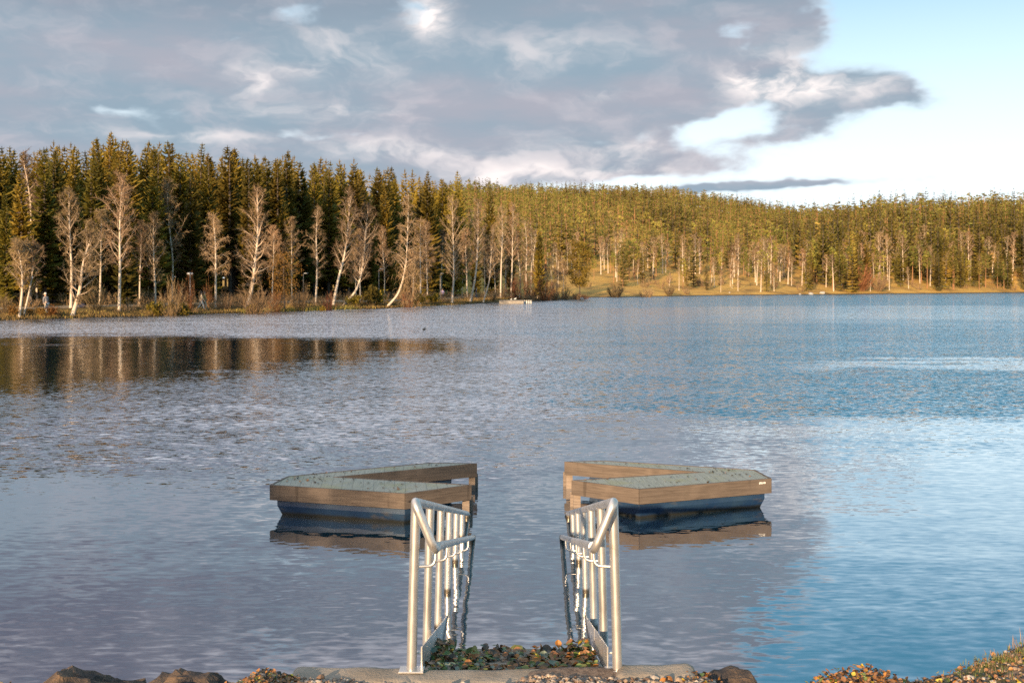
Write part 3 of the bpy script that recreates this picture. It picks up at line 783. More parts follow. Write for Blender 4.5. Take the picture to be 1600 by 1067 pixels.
def pile_of_leaves():
    b = MB()
    for _ in range(1900):
        y = random.uniform(6.52, 7.82); x = random.uniform(-.555, .555)
        z = .335 + SLOPE * (y - 6.5)
        side = abs(x) / .555
        h = .025 + .065 * side ** 3 * (1 if x < 0 else .9) + .03 * math.exp(-((y - 7.5) / .3) ** 2)
        if y > 7.35 + .25 * mnoise.noise(Vector((x * 4, 3, 1))) and random.random() < .8 and abs(x) < .42: continue
        if mnoise.noise(Vector((x * 5, y * 4, 9))) < -.22: continue
        z += random.random() * h
        z = max(z, .012)
        if x < -.2: w = (.22, .04, .05, .34, .18, .22)
        elif x < .1: w = (.42, .07, .04, .12, .32, .05)
        else: w = (.46, .16, .05, .15, .16, .03)
        if x > .38: w = (.2, .16, .12, .42, .06, .04)
        leaf(b, (x, y, z), random.choice((.03, .035, .045, .055, .07)) * random.uniform(.85, 1.1), random.choices(range(6), w)[0], .38)
    for (x, y, s_, mi) in ((-.40, 7.62, .10, 3), (-.30, 7.55, .09, 3), (-.1, 7.6, .09, 4), (.06, 7.6, .08, 2), (.24, 7.6, .09, 4), (-.05, 7.6, .06, 5), (.36, 7.5, .08, 0), (.46, 7.5, .09, 3)):
        for q in range(2): leaf(b, (x + random.gauss(0, .02), y + random.gauss(0, .03), .10 + .02 * q), s_, mi, .7)
    tag(b.build('fallen_leaves', LEAFM), 'heap of wet autumn leaves washed up on the ramp between the handrails', 'leaves', kind='stuff')
    b = MB()
    for _ in range(4200):
        x = random.choice((random.uniform(-3.4, -1.2), random.uniform(-1.6, -1.25), random.uniform(1.0, 2.3), random.uniform(1.65, 2.35), random.uniform(2.3, 3.6)))
        y = random.uniform(5.75, 6.5 + (.6 if x > 2.6 else 0))
        z = float(bank_h(x, y))
        if z < .05: continue
        m_ = math.exp(-((x - 1.95) / .25) ** 2) if x > 0 else 0
        leaf(b, (x, y, z + random.uniform(.004, .03) + .05 * m_ * random.random()), random.uniform(.016, .036), random.choices(range(6), (.52, .18, .07, .07, .16, 0))[0], .5)
    for (px, py, d) in ((1262, 1058, 6.25), (1284, 1060, 6.2), (1468, 1060, 6.15), (1300, 1060, 6.1), (1035, 1062, 6.15), (1047, 1056, 6.2), (440, 1060, 6.15), (425, 1063, 6.1), (780, 1060, 6.1)):
        q = P(px, py, d); leaf(b, (q.x, q.y, float(bank_h(q.x, q.y)) + .02), .055, random.choice((1, 2, 2, 0)), .7)
    tag(b.build('leaf_litter', LEAFM), 'brown and orange leaf litter over the near bank', 'leaves', kind='stuff')
    b = MB()
    pl = [o for o in col.objects if o.name.startswith('floating_platform')]
    for o in pl:
        dk = [c for c in o.children if c.name.startswith('deck')][0]
        V = [v.co.copy() for v in dk.data.vertices][:7]
        k = 0
        while k < 130:
            i = random.randrange(7); a, c = V[i], V[(i + random.choice((2, 3))) % 7]; f = random.random()
            q = a.lerp(c, f) + Vector((random.gauss(0, .12), random.gauss(0, .10), 0))
            poly = [(v.x, v.y) for v in V]; ins = False
            for e in range(7):
                x1, y1 = poly[e]; x2, y2 = poly[(e + 1) % 7]
                if (y1 > q.y) != (y2 > q.y) and q.x < (x2 - x1) * (q.y - y1) / (y2 - y1) + x1: ins = not ins
            k += 1
            if ins:
                w = q + o.location
                leaf(b, (w.x, w.y, ZD + .006), random.choice((.018, .024, .03, .04)), random.choice((4, 4, 4, 4, 0)), .25)
    tag(b.build('deck_leaves', LEAFM), 'scattered dark leaves lying on the two timber floats', 'leaves', kind='stuff')


pile_of_leaves()


def pebbles():
    mats = [simple_mat('pebble_tan', (.34, .25, .17), (.24, .17, .12), 9, .8, world=True), simple_mat('pebble_grey', (.22, .19, .17), (.14, .12, .11), 9, .8, world=True),
            simple_mat('pebble_pale', (.48, .40, .31), (.38, .31, .24), 9, .8, world=True), simple_mat('pebble_brown', (.15, .085, .05), (.20, .12, .07), 9, .8, world=True)]
    import bmesh
    bm = bmesh.new(); bmesh.ops.create_icosphere(bm, subdivisions=1, radius=1); bm.verts.ensure_lookup_table()
    IV = np.array([v.co for v in bm.verts]); IF = np.array([[v.index for v in f.verts] for f in bm.faces]); bm.free()
    b = MB()
    for k in range(9500):
        if k < 7200: x = random.uniform(-1.75, 1.65); y = random.uniform(5.72, 6.27 + .02 * math.sin(x * 9))
        else: x = random.choice((random.uniform(-3.2, -1.2), random.uniform(1.2, 3.6))); y = random.uniform(5.8, 6.6)
        z = float(bank_h(x, y))
        if z < .1: continue
        s_ = random.choice((.006, .007, .008, .009, .011, .014)) * random.uniform(.8, 1.2)
        if random.random() < .012: s_ *= 2
        V = IV * (1 + .3 * (rng.random((len(IV), 1)) - .5)) * np.array([s_ * random.uniform(.8, 1.4), s_ * random.uniform(.8, 1.3), s_ * random.uniform(.5, .9)])
        a = random.uniform(0, 6.28); V = V @ np.array([[math.cos(a), -math.sin(a), 0], [math.sin(a), math.cos(a), 0], [0, 0, 1]]).T
        b.add(V + np.array([x, y, z + s_ * .4 + (.012 * max(0, 1 - abs(y - 6.12) / .12))]), IF, random.choices(range(4), (.36, .22, .18, .24))[0])
    tag(b.build('gravel', mats), 'small brown and tan gravel stones before the concrete ledge', 'gravel', kind='stuff')


pebbles()


def blades(mb, c, n, h, spread, lean=.35, mi=0, w=.004):
    for _ in range(n):
        x, y = c[0] + random.gauss(0, spread), c[1] + random.gauss(0, spread)
        a = random.uniform(0, 6.28); L = h * random.uniform(.5, 1.15); ln = random.gauss(0, lean) * L
        dx, dy = math.cos(a) * ln, math.sin(a) * ln
        wx, wy = -math.sin(a) * w, math.cos(a) * w
        z = c[2]
        mb.add([(x - wx, y - wy, z), (x + wx, y + wy, z), (x + dx * .35 + wx * .7, y + dy * .35 + wy * .7, z + L * .6), (x + dx * .35 - wx * .7, y + dy * .35 - wy * .7, z + L * .6), (x + dx, y + dy, z + L)], [[0, 1, 2, 3]], mi)
        mb.add([(x + dx * .35 - wx * .7, y + dy * .35 - wy * .7, z + L * .6), (x + dx * .35 + wx * .7, y + dy * .35 + wy * .7, z + L * .6), (x + dx, y + dy, z + L)], [[0, 1, 2]], mi)


def near_grass():
    mats = [simple_mat('grass_green', (.10, .13, .025), (.16, .17, .04), 8, .8, world=True), simple_mat('grass_dry', (.30, .20, .10), (.22, .13, .08), 8, .8, world=True)]
    b = MB()
    for _ in range(620):
        x = random.uniform(2.55, 3.7); y = random.uniform(6.1, 7.1); z = float(bank_h(x, y))
        if z < .2 or mnoise.noise(Vector((x * 3, y * 3, 1))) < -.12: continue
        blades(b, (x, y, z), 9, .035, .03, .6, 0 if random.random() < .6 else 1, .0022)
    for (x, y, n, h) in ((3.12, 6.5, 14, .07), (3.18, 6.52, 18, .10), (3.24, 6.5, 14, .13), (3.02, 6.45, 8, .06), (2.85, 6.4, 6, .05), (3.3, 6.5, 12, .12)):
        blades(b, (x, y, float(bank_h(x, y)) - .01), n, h, .035, .35, 1, .0022)
    tag(b.build('bank_grass', mats), 'short green and dry grass on the raised corner of the near bank', 'grass', kind='stuff')


near_grass()
# ------------------------------------------------------------------ tree materials
NEEDLE = foliage_mat('spruce_needles', (.095, .078, .012), (.29, .205, .027), .5, .25, .30)
NEEDLE_FAR = foliage_mat('far_spruce_needles', (.115, .098, .018), (.235, .17, .030), .15, .25, .28, patch=.4)
PINE_N = foliage_mat('pine_needles', (.19, .185, .045), (.34, .285, .06), .25, .42, .25, patch=.42)
TWIG = foliage_mat('birch_twigs', (.165, .113, .062), (.30, .203, .110), .4, .15, .2)
TWIG_RED = foliage_mat('red_twigs', (.15, .065, .035), (.25, .11, .05), .5, .15, .2)
OAKLEAF = foliage_mat('dry_oak_leaves', (.22, .11, .03), (.34, .17, .045), .7, .35, .2)
BARK = simple_mat('spruce_bark', (.10, .08, .065), (.06, .048, .04), 6, .95, .6, 20, .03)
PBARK = simple_mat('pine_bark', (.36, .18, .08), (.24, .13, .07), 3, .95, stretch=(1, 1, .4))


def birch_bark():
    m, nt = material('birch_bark'); p = objco(nt)
    f = nt.noise(nt.scaled(p, 2.0, 2.0, 9.0), 1.0, 4, .7)
    z = nt.sep(p)[2]
    c = nt.mix(nt.smooth(nt.math('SUBTRACT', f, nt.lin(z, 0, 2.5, .16, 0)), .60, .70), (.56, .47, .37), (.10, .075, .06))
    c = nt.mix(nt.smooth(nt.noise(p, .8, 3), .4, .7), c, (.56, .45, .34), 'MULTIPLY') if False else c
    b = principled(nt, **{'Base Color': c, 'Roughness': .7}); finish(nt, b); return m


WBARK = birch_bark()
LIMB = simple_mat('birch_limb', (.50, .385, .28), (.34, .25, .175), 1.2, .85)


def curve_pts(ctrl, n):
    """Smooth Catmull-Rom points through control points."""
    c = [np.array(q, float) for q in ctrl]; c = [2 * c[0] - c[1]] + c + [2 * c[-1] - c[-2]]
    out = []
    m = len(c) - 3
    for k in range(n):
        u = k / (n - 1) * m; i = min(int(u), m - 1); t = u - i
        p0, p1, p2, p3 = c[i:i + 4]
        out.append(.5 * (2 * p1 + (p2 - p0) * t + (2 * p0 - 5 * p1 + 4 * p2 - p3) * t * t + (3 * p1 - p0 - 3 * p2 + p3) * t ** 3))
    return np.array(out)


def unit(v): return v / (np.linalg.norm(v) + 1e-9)


# ------------------------------------------------------------------ spruce
def spruce_meshes(name, H, rad, seed, whorls=40, fine=True, bare=.08, mat=None):
    g = np.random.default_rng(seed)
    tr = MB(); tr.tube([(0, 0, -.4), (0, 0, H * .3), (.03, .02, H * .7), (.03, .02, H * .98)], [H * .011, H * .0095, H * .0055, .015], 7 if fine else 4)
    V = []; F = []
    def quad(a, b, c, d):
        k = len(V); V.extend((a, b, c, d)); F.append((k, k + 1, k + 2, k + 3))
    lean = g.normal(0, .01, 2)
    for w in range(whorls):
        t = (w + g.random() * .6) / whorls
        z = H * (bare + (1 - bare) * t ** .92)
        prof = (1 - t) ** .64 * (1 - .35 * max(0, .18 - t) / .18)
        L0 = rad * prof * (.82 + .36 * g.random()) + .10
        nb = int((5 + 5 * (1 - t)) if fine else 4 + 3 * (1 - t))
        a0 = g.random() * 6.28
        for k in range(nb):
            a = a0 + 6.283 * k / nb + g.normal(0, .22); L = L0 * (.65 + .55 * g.random())
            if g.random() < .07: continue
            up = .28 - .75 * (1 - t) * (.6 + .6 * g.random()); dirh = np.array([math.cos(a), math.sin(a), 0]); side = np.array([-math.sin(a), math.cos(a), 0])
            base = np.array([lean[0] * z, lean[1] * z, z])
            def at(s): return base + dirh * (L * s) + np.array([0, 0, 1]) * (L * (up * s + .32 * s * s - (0 if s < .8 else .0)))
            # a tapering plate of needles along the branch, drooping at its edges, with fingers off each side
            wd = min(.42 * L, .85) * (.8 + .4 * g.random())
            q0, q1, q2, q3 = at(.04), at(.4), at(.75), at(1.04)
            dr = np.array([0, 0, -1.0])
            for sg in (-1, 1):
                e1 = q1 + side * sg * wd * .62 + dr * wd * (.35 + .3 * g.random()); e2 = q2 + side * sg * wd * .42 + dr * wd * (.3 + .2 * g.random())
                e0 = q0 + side * sg * wd * .25 + dr * .06
                quad(q0, q1, e1, e0); quad(q1, q2, e2, e1); quad(q2, q3, q3 + side * sg * .03 + dr * .03, e2)
            if fine:
                for _ in range(int(2 + L * 3.4)):
                    s = .2 + .8 * g.random(); c = at(s); sg = 1 if g.random() < .5 else -1
                    l = (.28 + .38 * g.random()) * (1.15 - .5 * s) * min(1, .4 + L * .35)
                    d = unit(dirh * (.45 + .5 * g.random()) + side * sg * (.5 + .5 * g.random()) + dr * (.25 + .75 * g.random()))
                    n_ = unit(np.cross(d, np.array([0, 0, 1.0]) + g.normal(0, .5, 3))) * l * .24
                    quad(c, c + d * l * .5 + n_, c + d * l, c + d * l * .5 - n_)
    top = np.array([lean[0] * H, lean[1] * H, H])
    for k in range(5):
        a = k * 1.256; n_ = np.array([math.cos(a), math.sin(a), 0]) * .09
        quad(top - np.array([0, 0, .9]), top - np.array([0, 0, .5]) + n_, top + np.array([0, 0, .25]), top - np.array([0, 0, .5]) - n_)
    cr = MB(); cr.add(V, F)
    return tr.mesh(name + '_trunk', BARK), cr.mesh(name + '_crown', mat or NEEDLE)


# ------------------------------------------------------------------ bare birch
def birch_meshes(name, ctrl, half, start, seed, nl=30, r0=.16, heavy=1.0, style='up', twigs=1.0, side=0.0, low=None, barkm=None, twigm=None, k_sub=7, tw_w=.016):
    """ctrl: trunk control points (local). half: crown half-width. style 'up' ascending limbs, 'spread' wavy spreading limbs, 'weep' hanging twigs."""
    g = np.random.default_rng(seed)
    T = curve_pts(ctrl, 26); H = T[-1][2]
    n = len(T); tt = np.linspace(0, 1, n)
    rad = r0 * (1 - tt) ** .85 + .012; rad[0] *= 1.25
    tr = MB(); tr.tube(np.vstack([T[0] - np.array([0, 0, .4]), T]), np.r_[rad[0], rad], 9)
    V = []; F = []
    def trunk_at(t): return np.array([np.interp(t, tt, T[:, k]) for k in range(3)])
    def ribbon(a, d, l, w, droop):
        d = unit(d); b = a + d * l * .55; c = a + d * l + np.array([0, 0, -droop * l])
        n_ = unit(np.cross(d, g.normal(0, 1, 3))) * w
        k = len(V); V.extend((a - n_, a + n_, b + n_ * .8, b - n_ * .8, c)); F.append((k, k + 1, k + 2, k + 3)); F3.append((k + 3, k + 2, k + 4))
    F3 = []
    for i in range(nl):
        t = start + (1 - start) * ((i + g.random() * .8) / nl) ** .95 * .985
        base = trunk_at(t); u = (t - start) / (1 - start)
        prof = (min(1, .45 + u * 2.2) if style != 'weep' else min(1, .6 + u * 2)) * (1 - u) ** .62 + .06
        a = i * 2.399 + g.normal(0, .4)
        dirh = np.array([math.cos(a), math.sin(a), 0])
        if side: dirh = unit(dirh + np.array([side, 0, 0])); dirh[2] = 0
        if abs(half) > 0: L = half * prof * (.7 + .5 * g.random())
        if style == 'spread':
            el = R(g.uniform(2, 35)) + .9 * u ** 2; cur = .25
        elif style == 'weep': el = R(g.uniform(30, 58)); cur = -.25
        else: el = R(g.uniform(28, 48)) + .35 * u; cur = .18
        L = L / max(math.cos(el), .5)
        pts = [base]; d = dirh * math.cos(el) + np.array([0, 0, math.sin(el)])
        for s in range(5):
            d = unit(d + np.array([0, 0, cur * .35]) + g.normal(0, .16 if style == 'spread' else .08, 3)); pts.append(pts[-1] + d * L / 5)
        pts = np.array(pts)
        rl = min(r0 * .42 * (1 - .65 * u), .02 + .016 * L) * heavy
        tr.tube(pts, np.linspace(rl, .009, len(pts)), 5, False, mi=1)
        for k in range(int(k_sub * (.6 + .5 * prof) + 1)):
            s = .22 + .78 * g.random(); q = np.array([np.interp(s * 5, np.arange(6), pts[:, c]) for c in range(3)])
            dd = unit(unit(pts[min(5, int(s * 5) + 1)] - pts[int(s * 5) if s < 1 else 4]) + g.normal(0, .55, 3) + np.array([0, 0, .10]))
            l = L * .40 * (1.15 - .6 * s) * (.6 + .8 * g.random()) + .15
            p1 = q + dd * l * .5; p2 = p1 + unit(dd + g.normal(0, .2, 3) + np.array([0, 0, -.05 if style != 'weep' else -.5])) * l * .5
            tr.tube([q, p1, p2], [.011 * heavy ** .5, .008, .004], 3, False, mi=1)
            for m_ in range(int((7 + g.random() * 6) * twigs)):
                f = g.random(); c = q + (p1 - q) * min(1, f * 2) + (p2 - p1) * max(0, f * 2 - 1)
                dr = .1 if style == 'up' else (.9 if style == 'weep' else .25)
                ribbon(c, dd + g.normal(0, .7, 3) + np.array([0, 0, .15 - dr * .5]), (.28 + .5 * g.random()) * (.6 + .12 * half), tw_w * (.6 + .6 * g.random()), dr * g.random())
    for m_ in range(int(70 * twigs)):
        t = start + (1 - start) * (.5 + .5 * g.random()); c = trunk_at(t)
        ribbon(c, g.normal(0, 1, 3) + np.array([0, 0, .7]), .5 + .4 * g.random(), tw_w, .1)
    cr = MB(); cr.add(V, F); cr.f.append(np.array(F3, dtype=np.int64)); cr.m.append(np.zeros(len(F3), np.int32))
    if low:                                                   # hanging skirt of twigs lower down: (x, z, radius, count)
        for (lx, lz, lr, cnt) in low:
            V = []; F = []; F3 = []
            for _ in range(cnt):
                c = np.array([lx, 0, lz]) + g.normal(0, 1, 3) * np.array([lr * .5, lr * .5, lr])
                ribbon(c, g.normal(0, .5, 3) + np.array([0, 0, -.6]), .7, tw_w, .4)
            k0 = cr.n; cr.add(V, F); cr.f.append(np.array(F3, dtype=np.int64) + k0); cr.m.append(np.zeros(len(F3), np.int32))
    return tr.mesh(name + '_trunk', [barkm or WBARK, LIMB], True), cr.mesh(name + '_crown', twigm or TWIG)


def shrub_mesh(name, h, half, seed, stems=22, twigm=None, tw=.02, dens=1.0, leafm=None):
    g = np.random.default_rng(seed); V = []; F = []; F3 = []
    st = MB()
    for i in range(stems):
        a = g.random() * 6.28; r = half * math.sqrt(g.random()); tip = np.array([math.cos(a) * r, math.sin(a) * r, h * (.55 + .45 * g.random()) * (1 - .45 * (r / half) ** 2)])
        b = np.array([math.cos(a) * r * .3, math.sin(a) * r * .3, -.15]); m_ = (b + tip) / 2 + g.normal(0, .05 * h, 3)
        st.tube([b, m_, tip], [.022, .014, .005], 3, False)
        for _ in range(int(26 * dens)):
            f = .1 + .9 * g.random(); c = b + (m_ - b) * min(1, 2 * f) + (tip - m_) * max(0, 2 * f - 1)
            d = unit(tip - b + g.normal(0, .9, 3) * np.linalg.norm(tip - b) * .55); l = h * (.10 + .16 * g.random()); n_ = unit(np.cross(d, g.normal(0, 1, 3))) * tw * (.5 + .8 * g.random())
            k = len(V); e = c + d * l; V.extend((c - n_, c + n_, e)); F3.append((k, k + 1, k + 2))
    st.add(V, F3) if V else None
    return st.mesh(name, twigm or TWIG)


def tuft_mesh(name, h, half, seed, n, mat_, size=.16):
    """Leafy or needle-clad crown of small leaf-sized faces in uneven clumps."""
    g = np.random.default_rng(seed); V = []; F = []
    clumps = [(g.normal(0, .5, 3) * np.array([half * .8, half * .8, h * .36]) + np.array([0, 0, h * .52]), half * (.25 + .3 * g.random())) for _ in range(max(6, n // 60))]
    for _ in range(n):
        c, r = clumps[g.integers(len(clumps))]; p = c + g.normal(0, .5, 3) * r
        if p[2] < .02: continue
        u_ = unit(g.normal(0, 1, 3)); v_ = unit(np.cross(u_, g.normal(0, 1, 3))); s = size * (.5 + g.random())
        k = len(V); V.extend((p - u_ * s, p + v_ * s * .5, p + u_ * s, p - v_ * s * .5)); F.append((k, k + 1, k + 2, k + 3))
    b = MB(); b.add(V, F); return b.mesh(name, mat_)


def pine_meshes(name, H, half, seed, clear=.4, clumps=26, per=16, size=.34, mat=None, bark=None, lean=0.0):
    g = np.random.default_rng(seed); tr = MB()
    T = curve_pts([(0, 0, -.4), (lean * .3 + g.normal(0, .05), g.normal(0, .05), H * .4), (lean + g.normal(0, .1), g.normal(0, .1), H * .96)], 8)
    tr.tube(T, np.linspace(H * .013, .03, 8), 6)
    V = []; F = []
    for i in range(clumps):
        t = clear + (1 - clear) * ((i + g.random()) / clumps); u = (t - clear) / (1 - clear)
        w = half * (math.sin(math.pi * min(1, .12 + u * .80)) ** .7) * (.55 + .55 * g.random())
        a = i * 2.4 + g.normal(0, .5); b = np.array([np.interp(t, np.linspace(0, 1, 8), T[:, k]) for k in range(3)])
        c = b + np.array([math.cos(a) * w * .75, math.sin(a) * w * .75, w * .22])
        tr.tube([b, (b + c) / 2 + np.array([0, 0, -.03 * w]), c], [H * .004, H * .003, .01], 3, False)
        r = np.array([.42, .42, .24]) * (half * (.55 + .5 * g.random()))
        for _ in range(per):
            p = c + g.normal(0, .55, 3) * r
            u_ = unit(g.normal(0, 1, 3) * np.array([1, 1, .7])); v_ = unit(np.cross(u_, g.normal(0, 1, 3))); s = size * (.5 + .8 * g.random())
            k = len(V); V.extend((p - u_ * s * .6, p + v_ * s * .32, p + u_ * s * .7, p - v_ * s * .32)); F.append((k, k + 1, k + 2, k + 3))
    cr = MB(); cr.add(V, F)
    return tr.mesh(name + '_trunk', bark or PBARK, True), cr.mesh(name + '_crown', mat or PINE_N)


# ------------------------------------------------------------------ placing
def tree_thing(name, tm, cm, loc, label, cat, group=None, rz=0.0, s=(1, 1, 1)):
    e = empty(name, loc, rz); e.scale = s; tag(e, label, cat, group)
    link(bpy.data.objects.new('trunk', tm), e); link(bpy.data.objects.new('crown', cm), e)
    return e


def gz(x, y): return float(height(np.array([x]), np.array([y]))[0])


def ground_at(px, d):
    x = (px - 800) * d / FPX
    return Vector((x, d, gz(x, d)))


# ---- the birches along the left bank, each with its own trunk line (photo column and row of points up the trunk, distance)
# (label, distance, [(px,py) base..top], crown half-width px, crown start, limbs, trunk radius, style, extras)
BIRCHES = [
    ('slender bare birch with two stems at the far left end of the bank, crown reddish', 83.5, [(30, 494), (34, 450), (31, 410), (30, 382)], 21, .25, 26, .10, 'up', {}),
    ('tall bare birch with a wide crown rising above the slender two-stemmed birch', 96, [(47, 474), (47, 400), (44, 320), (40, 245)], 31, .30, 40, .17, 'spread', {'heavy': 1.15}),
    ('straight white birch beside the lamp, behind the leaning birch with long low limbs', 92, [(111, 480), (110, 420), (109, 360), (106, 302)], 25, .40, 30, .13, 'up', {}),
    ('leaning birch with long low limbs reaching over the grass at the water', 84.5, [(113, 493), (124, 455), (132, 410), (142, 366)], 36, .15, 26, .17, 'spread', {'heavy': 1.35, 'side': .8}),
    ('straight bright white birch standing before the lit green spruce', 88, [(186, 486), (186, 420), (187, 350), (190, 282)], 34, .30, 36, .13, 'up', {}),
    ('thin straight birch with a brown crown beside a round grey shrub', 96, [(243, 481), (242, 440), (241, 390), (240, 338)], 22, .28, 26, .10, 'up', {}),
    ('white birch with a narrow feathery crown standing alone before dark spruces', 99, [(337, 482), (337, 430), (336, 380), (332, 336)], 20, .30, 28, .11, 'weep', {}),
    ('largest pale birch with many crooked heavy limbs, next to the brown oak', 103, [(386, 480), (395, 445), (400, 405), (403, 360), (404, 298)], 33, .22, 44, .21, 'spread', {'heavy': 1.6}),
    ('bare birch whose limbs hang to one side, between the brown oak and the leaning pair', 115, [(493, 475), (495, 420), (494, 370), (496, 328)], 19, .22, 26, .11, 'spread', {'side': .6}),
    ('paler of the two leaning birches, broad fan of lit limbs', 118, [(520, 477), (528, 440), (538, 395), (544, 350), (548, 302)], 27, .30, 36, .16, 'up', {'heavy': 1.25}),
    ('redder of the two leaning birches, trunk bent low towards the water', 121, [(537, 480), (558, 450), (567, 410), (571, 370), (573, 320)], 26, .28, 36, .14, 'up', {}),
    ('birch with a trunk curved in a bow and a brown curtain of hanging twigs', 125, [(605, 481), (623, 456), (633, 415), (637, 365), (638, 303)], 21, .36, 34, .14, 'weep', {'low': [(36, 2.9, 2.0, 700)]}),
    ('slim upright white birch with a rusty narrow crown, next to the bowed birch', 131, [(657, 477), (657, 435), (656, 390), (657, 342)], 17, .30, 28, .10, 'weep', {}),
    ('even cone-shaped birch with many fine pale limbs, by the purple clad walker', 142, [(706, 475), (709, 430), (708, 380), (706, 310)], 24, .25, 40, .15, 'up', {'heavy': 1.1}),
    ('birch with a kinked trunk and forked top, before the yellow tipped spruce', 151, [(735, 471), (743, 430), (746, 390), (747, 355), (746, 316)], 20, .32, 32, .15, 'up', {'heavy': 1.2}),
    ('small birch with a strongly bent trunk closest to the white float', 146, [(755, 476), (764, 440), (767, 405), (771, 356)], 17, .35, 24, .11, 'up', {}),
    ('straight pale birch directly behind the white float', 161, [(782, 466), (783, 420), (785, 370), (784, 325)], 18, .38, 28, .13, 'up', {}),
    ('straight pale birch with a dark spruce top just behind its crown', 166, [(798, 464), (800, 420), (801, 370), (802, 320)], 17, .38, 28, .13, 'up', {}),
    ('twin-looking birch with low spreading limbs, beside the small dark spruce', 174, [(822, 456), (822, 420), (823, 385), (820, 345)], 20, .22, 30, .12, 'spread', {'heavy': 1.3}),
    ('thin birch with a low V of branches, next to the small dark spruce', 176, [(829, 458), (830, 425), (831, 390), (829, 348)], 14, .22, 22, .10, 'up', {}),
]


def build_birches():
    for i, (label, d, line, hw, st, nl, r0, style, ex) in enumerate(BIRCHES):
        for k in range(60):                                   # walk inland until the foot shows where it does in the photo
            b = ground_at(line[0][0], d)
            if HOR + (CAM_H - b.z) * FPX / d <= line[0][1] + 1.5 and b.z > .12: break
            d += .5
        ctrl = []
        for k, (px, py) in enumerate(line):
            q = P(px, py, d)
            ctrl.append((q.x - b.x, random.gauss(0, .12) * k, max(0.0, q.z - b.z) if k else 0.0))
        ex = dict(ex)
        if 'low' in ex: ex['low'] = [(l[0] * d / FPX, l[1], l[2] * .8, l[3]) for l in ex['low']]
        tm, cm = birch_meshes('birch', ctrl, hw * d / FPX, st, 100 + i, nl, r0, style=style, **ex)
        tree_thing('birch_tree', tm, cm, b, label, 'birch', 'bare birches along the left bank')
    # second stem of the first birch
    d = 84.5; b = ground_at(37, d)
    tm, cm = birch_meshes('birch', [(0, 0, 0), (.5, 0, 2.2), (.7, .1, 4.2), (.6, .1, 5.6)], 1.0, .3, 190, 20, .07)
    tree_thing('birch_tree', tm, cm, b, 'short second stem beside the reddish slender birch, leaning away from it', 'birch', 'bare birches along the left bank')
    # slimmer birches and alders further back, half hidden
    protos = [birch_meshes('slim_birch', [(0, 0, 0), (.1, 0, h * .35), (g_, .1, h * .7), (g_ * 1.2, .1, h)], w, .3, 300 + k, 24, .09, style=s_, tw_w=.02, twigs=1.2) for k, (h, g_, w, s_) in enumerate(((10, .2, 1.6, 'up'), (12, -.3, 1.7, 'up'), (8.5, .3, 1.5, 'weep')))]
    spots = [(58, 102), (66, 108), (156, 100), (218, 103), (268, 112), (284, 116), (425, 118), (456, 120), (556, 134), (563, 131), (600, 142), (645, 146), (668, 150), (690, 162), (722, 172), (730, 165), (757, 172), (774, 176), (790, 182), (812, 184), (840, 187), (852, 190), (862, 189), (870, 191), (880, 192)]
    for k, (px, d) in enumerate(spots):
        tm, cm = protos[k % 3]; b = ground_at(px, d); s = .78 + .3 * random.random()
        if px > 835: s *= .72
        tree_thing('birch_tree', tm, cm, b, 'slim bare birch standing back among the bank trees', 'birch', 'slim birches further back on the left bank', random.uniform(0, 6.28), (s, s, s))


build_birches()


# ---- the dense spruces of the left bank
def sky_y(px):
    return np.interp(px, [-60, 0, 60, 110, 170, 200, 232, 300, 340, 400, 450, 500, 540, 600, 640, 680, 705, 722], [236, 230, 228, 226, 214, 220, 216, 230, 232, 238, 244, 250, 248, 262, 270, 272, 276, 292])


SH = np.array([(-64, 38), (-56, 55), (-44, 73), (-38.5, 82.6), (-34.4, 88.5), (-30.5, 95), (-25.4, 104), (-20, 113.5), (-14.6, 124), (-10.2, 137), (-7.2, 146.5), (-4, 158), (0, 170), (10, 195), (28, 240), (50, 300)], float)


def along(t):
    seg = np.hypot(*np.diff(SH, axis=0).T); cum = np.r_[0, np.cumsum(seg)]
    x = np.interp(t, cum, SH[:, 0]); y = np.interp(t, cum, SH[:, 1]); e = .5
    dx = np.interp(t + e, cum, SH[:, 0]) - np.interp(t - e, cum, SH[:, 0]); dy = np.interp(t + e, cum, SH[:, 1]) - np.interp(t - e, cum, SH[:, 1])
    l = math.hypot(dx, dy) or 1
    return x, y, -dy / l, dx / l, cum[-1]


SPR = [spruce_meshes('spruce', 20, r_, 10 + k, w_, True, b_) for k, (r_, w_, b_) in enumerate(((2.4, 46, .05), (2.1, 44, .12), (2.7, 44, .10), (2.2, 46, .22), (2.5, 42, .30), (2.0, 48, .04)))]
SPR_LO = [spruce_meshes('spruce_stand', 20, 2.6, 40 + k, 30, False, b_) for k, b_ in enumerate((.10, .2, .15))]


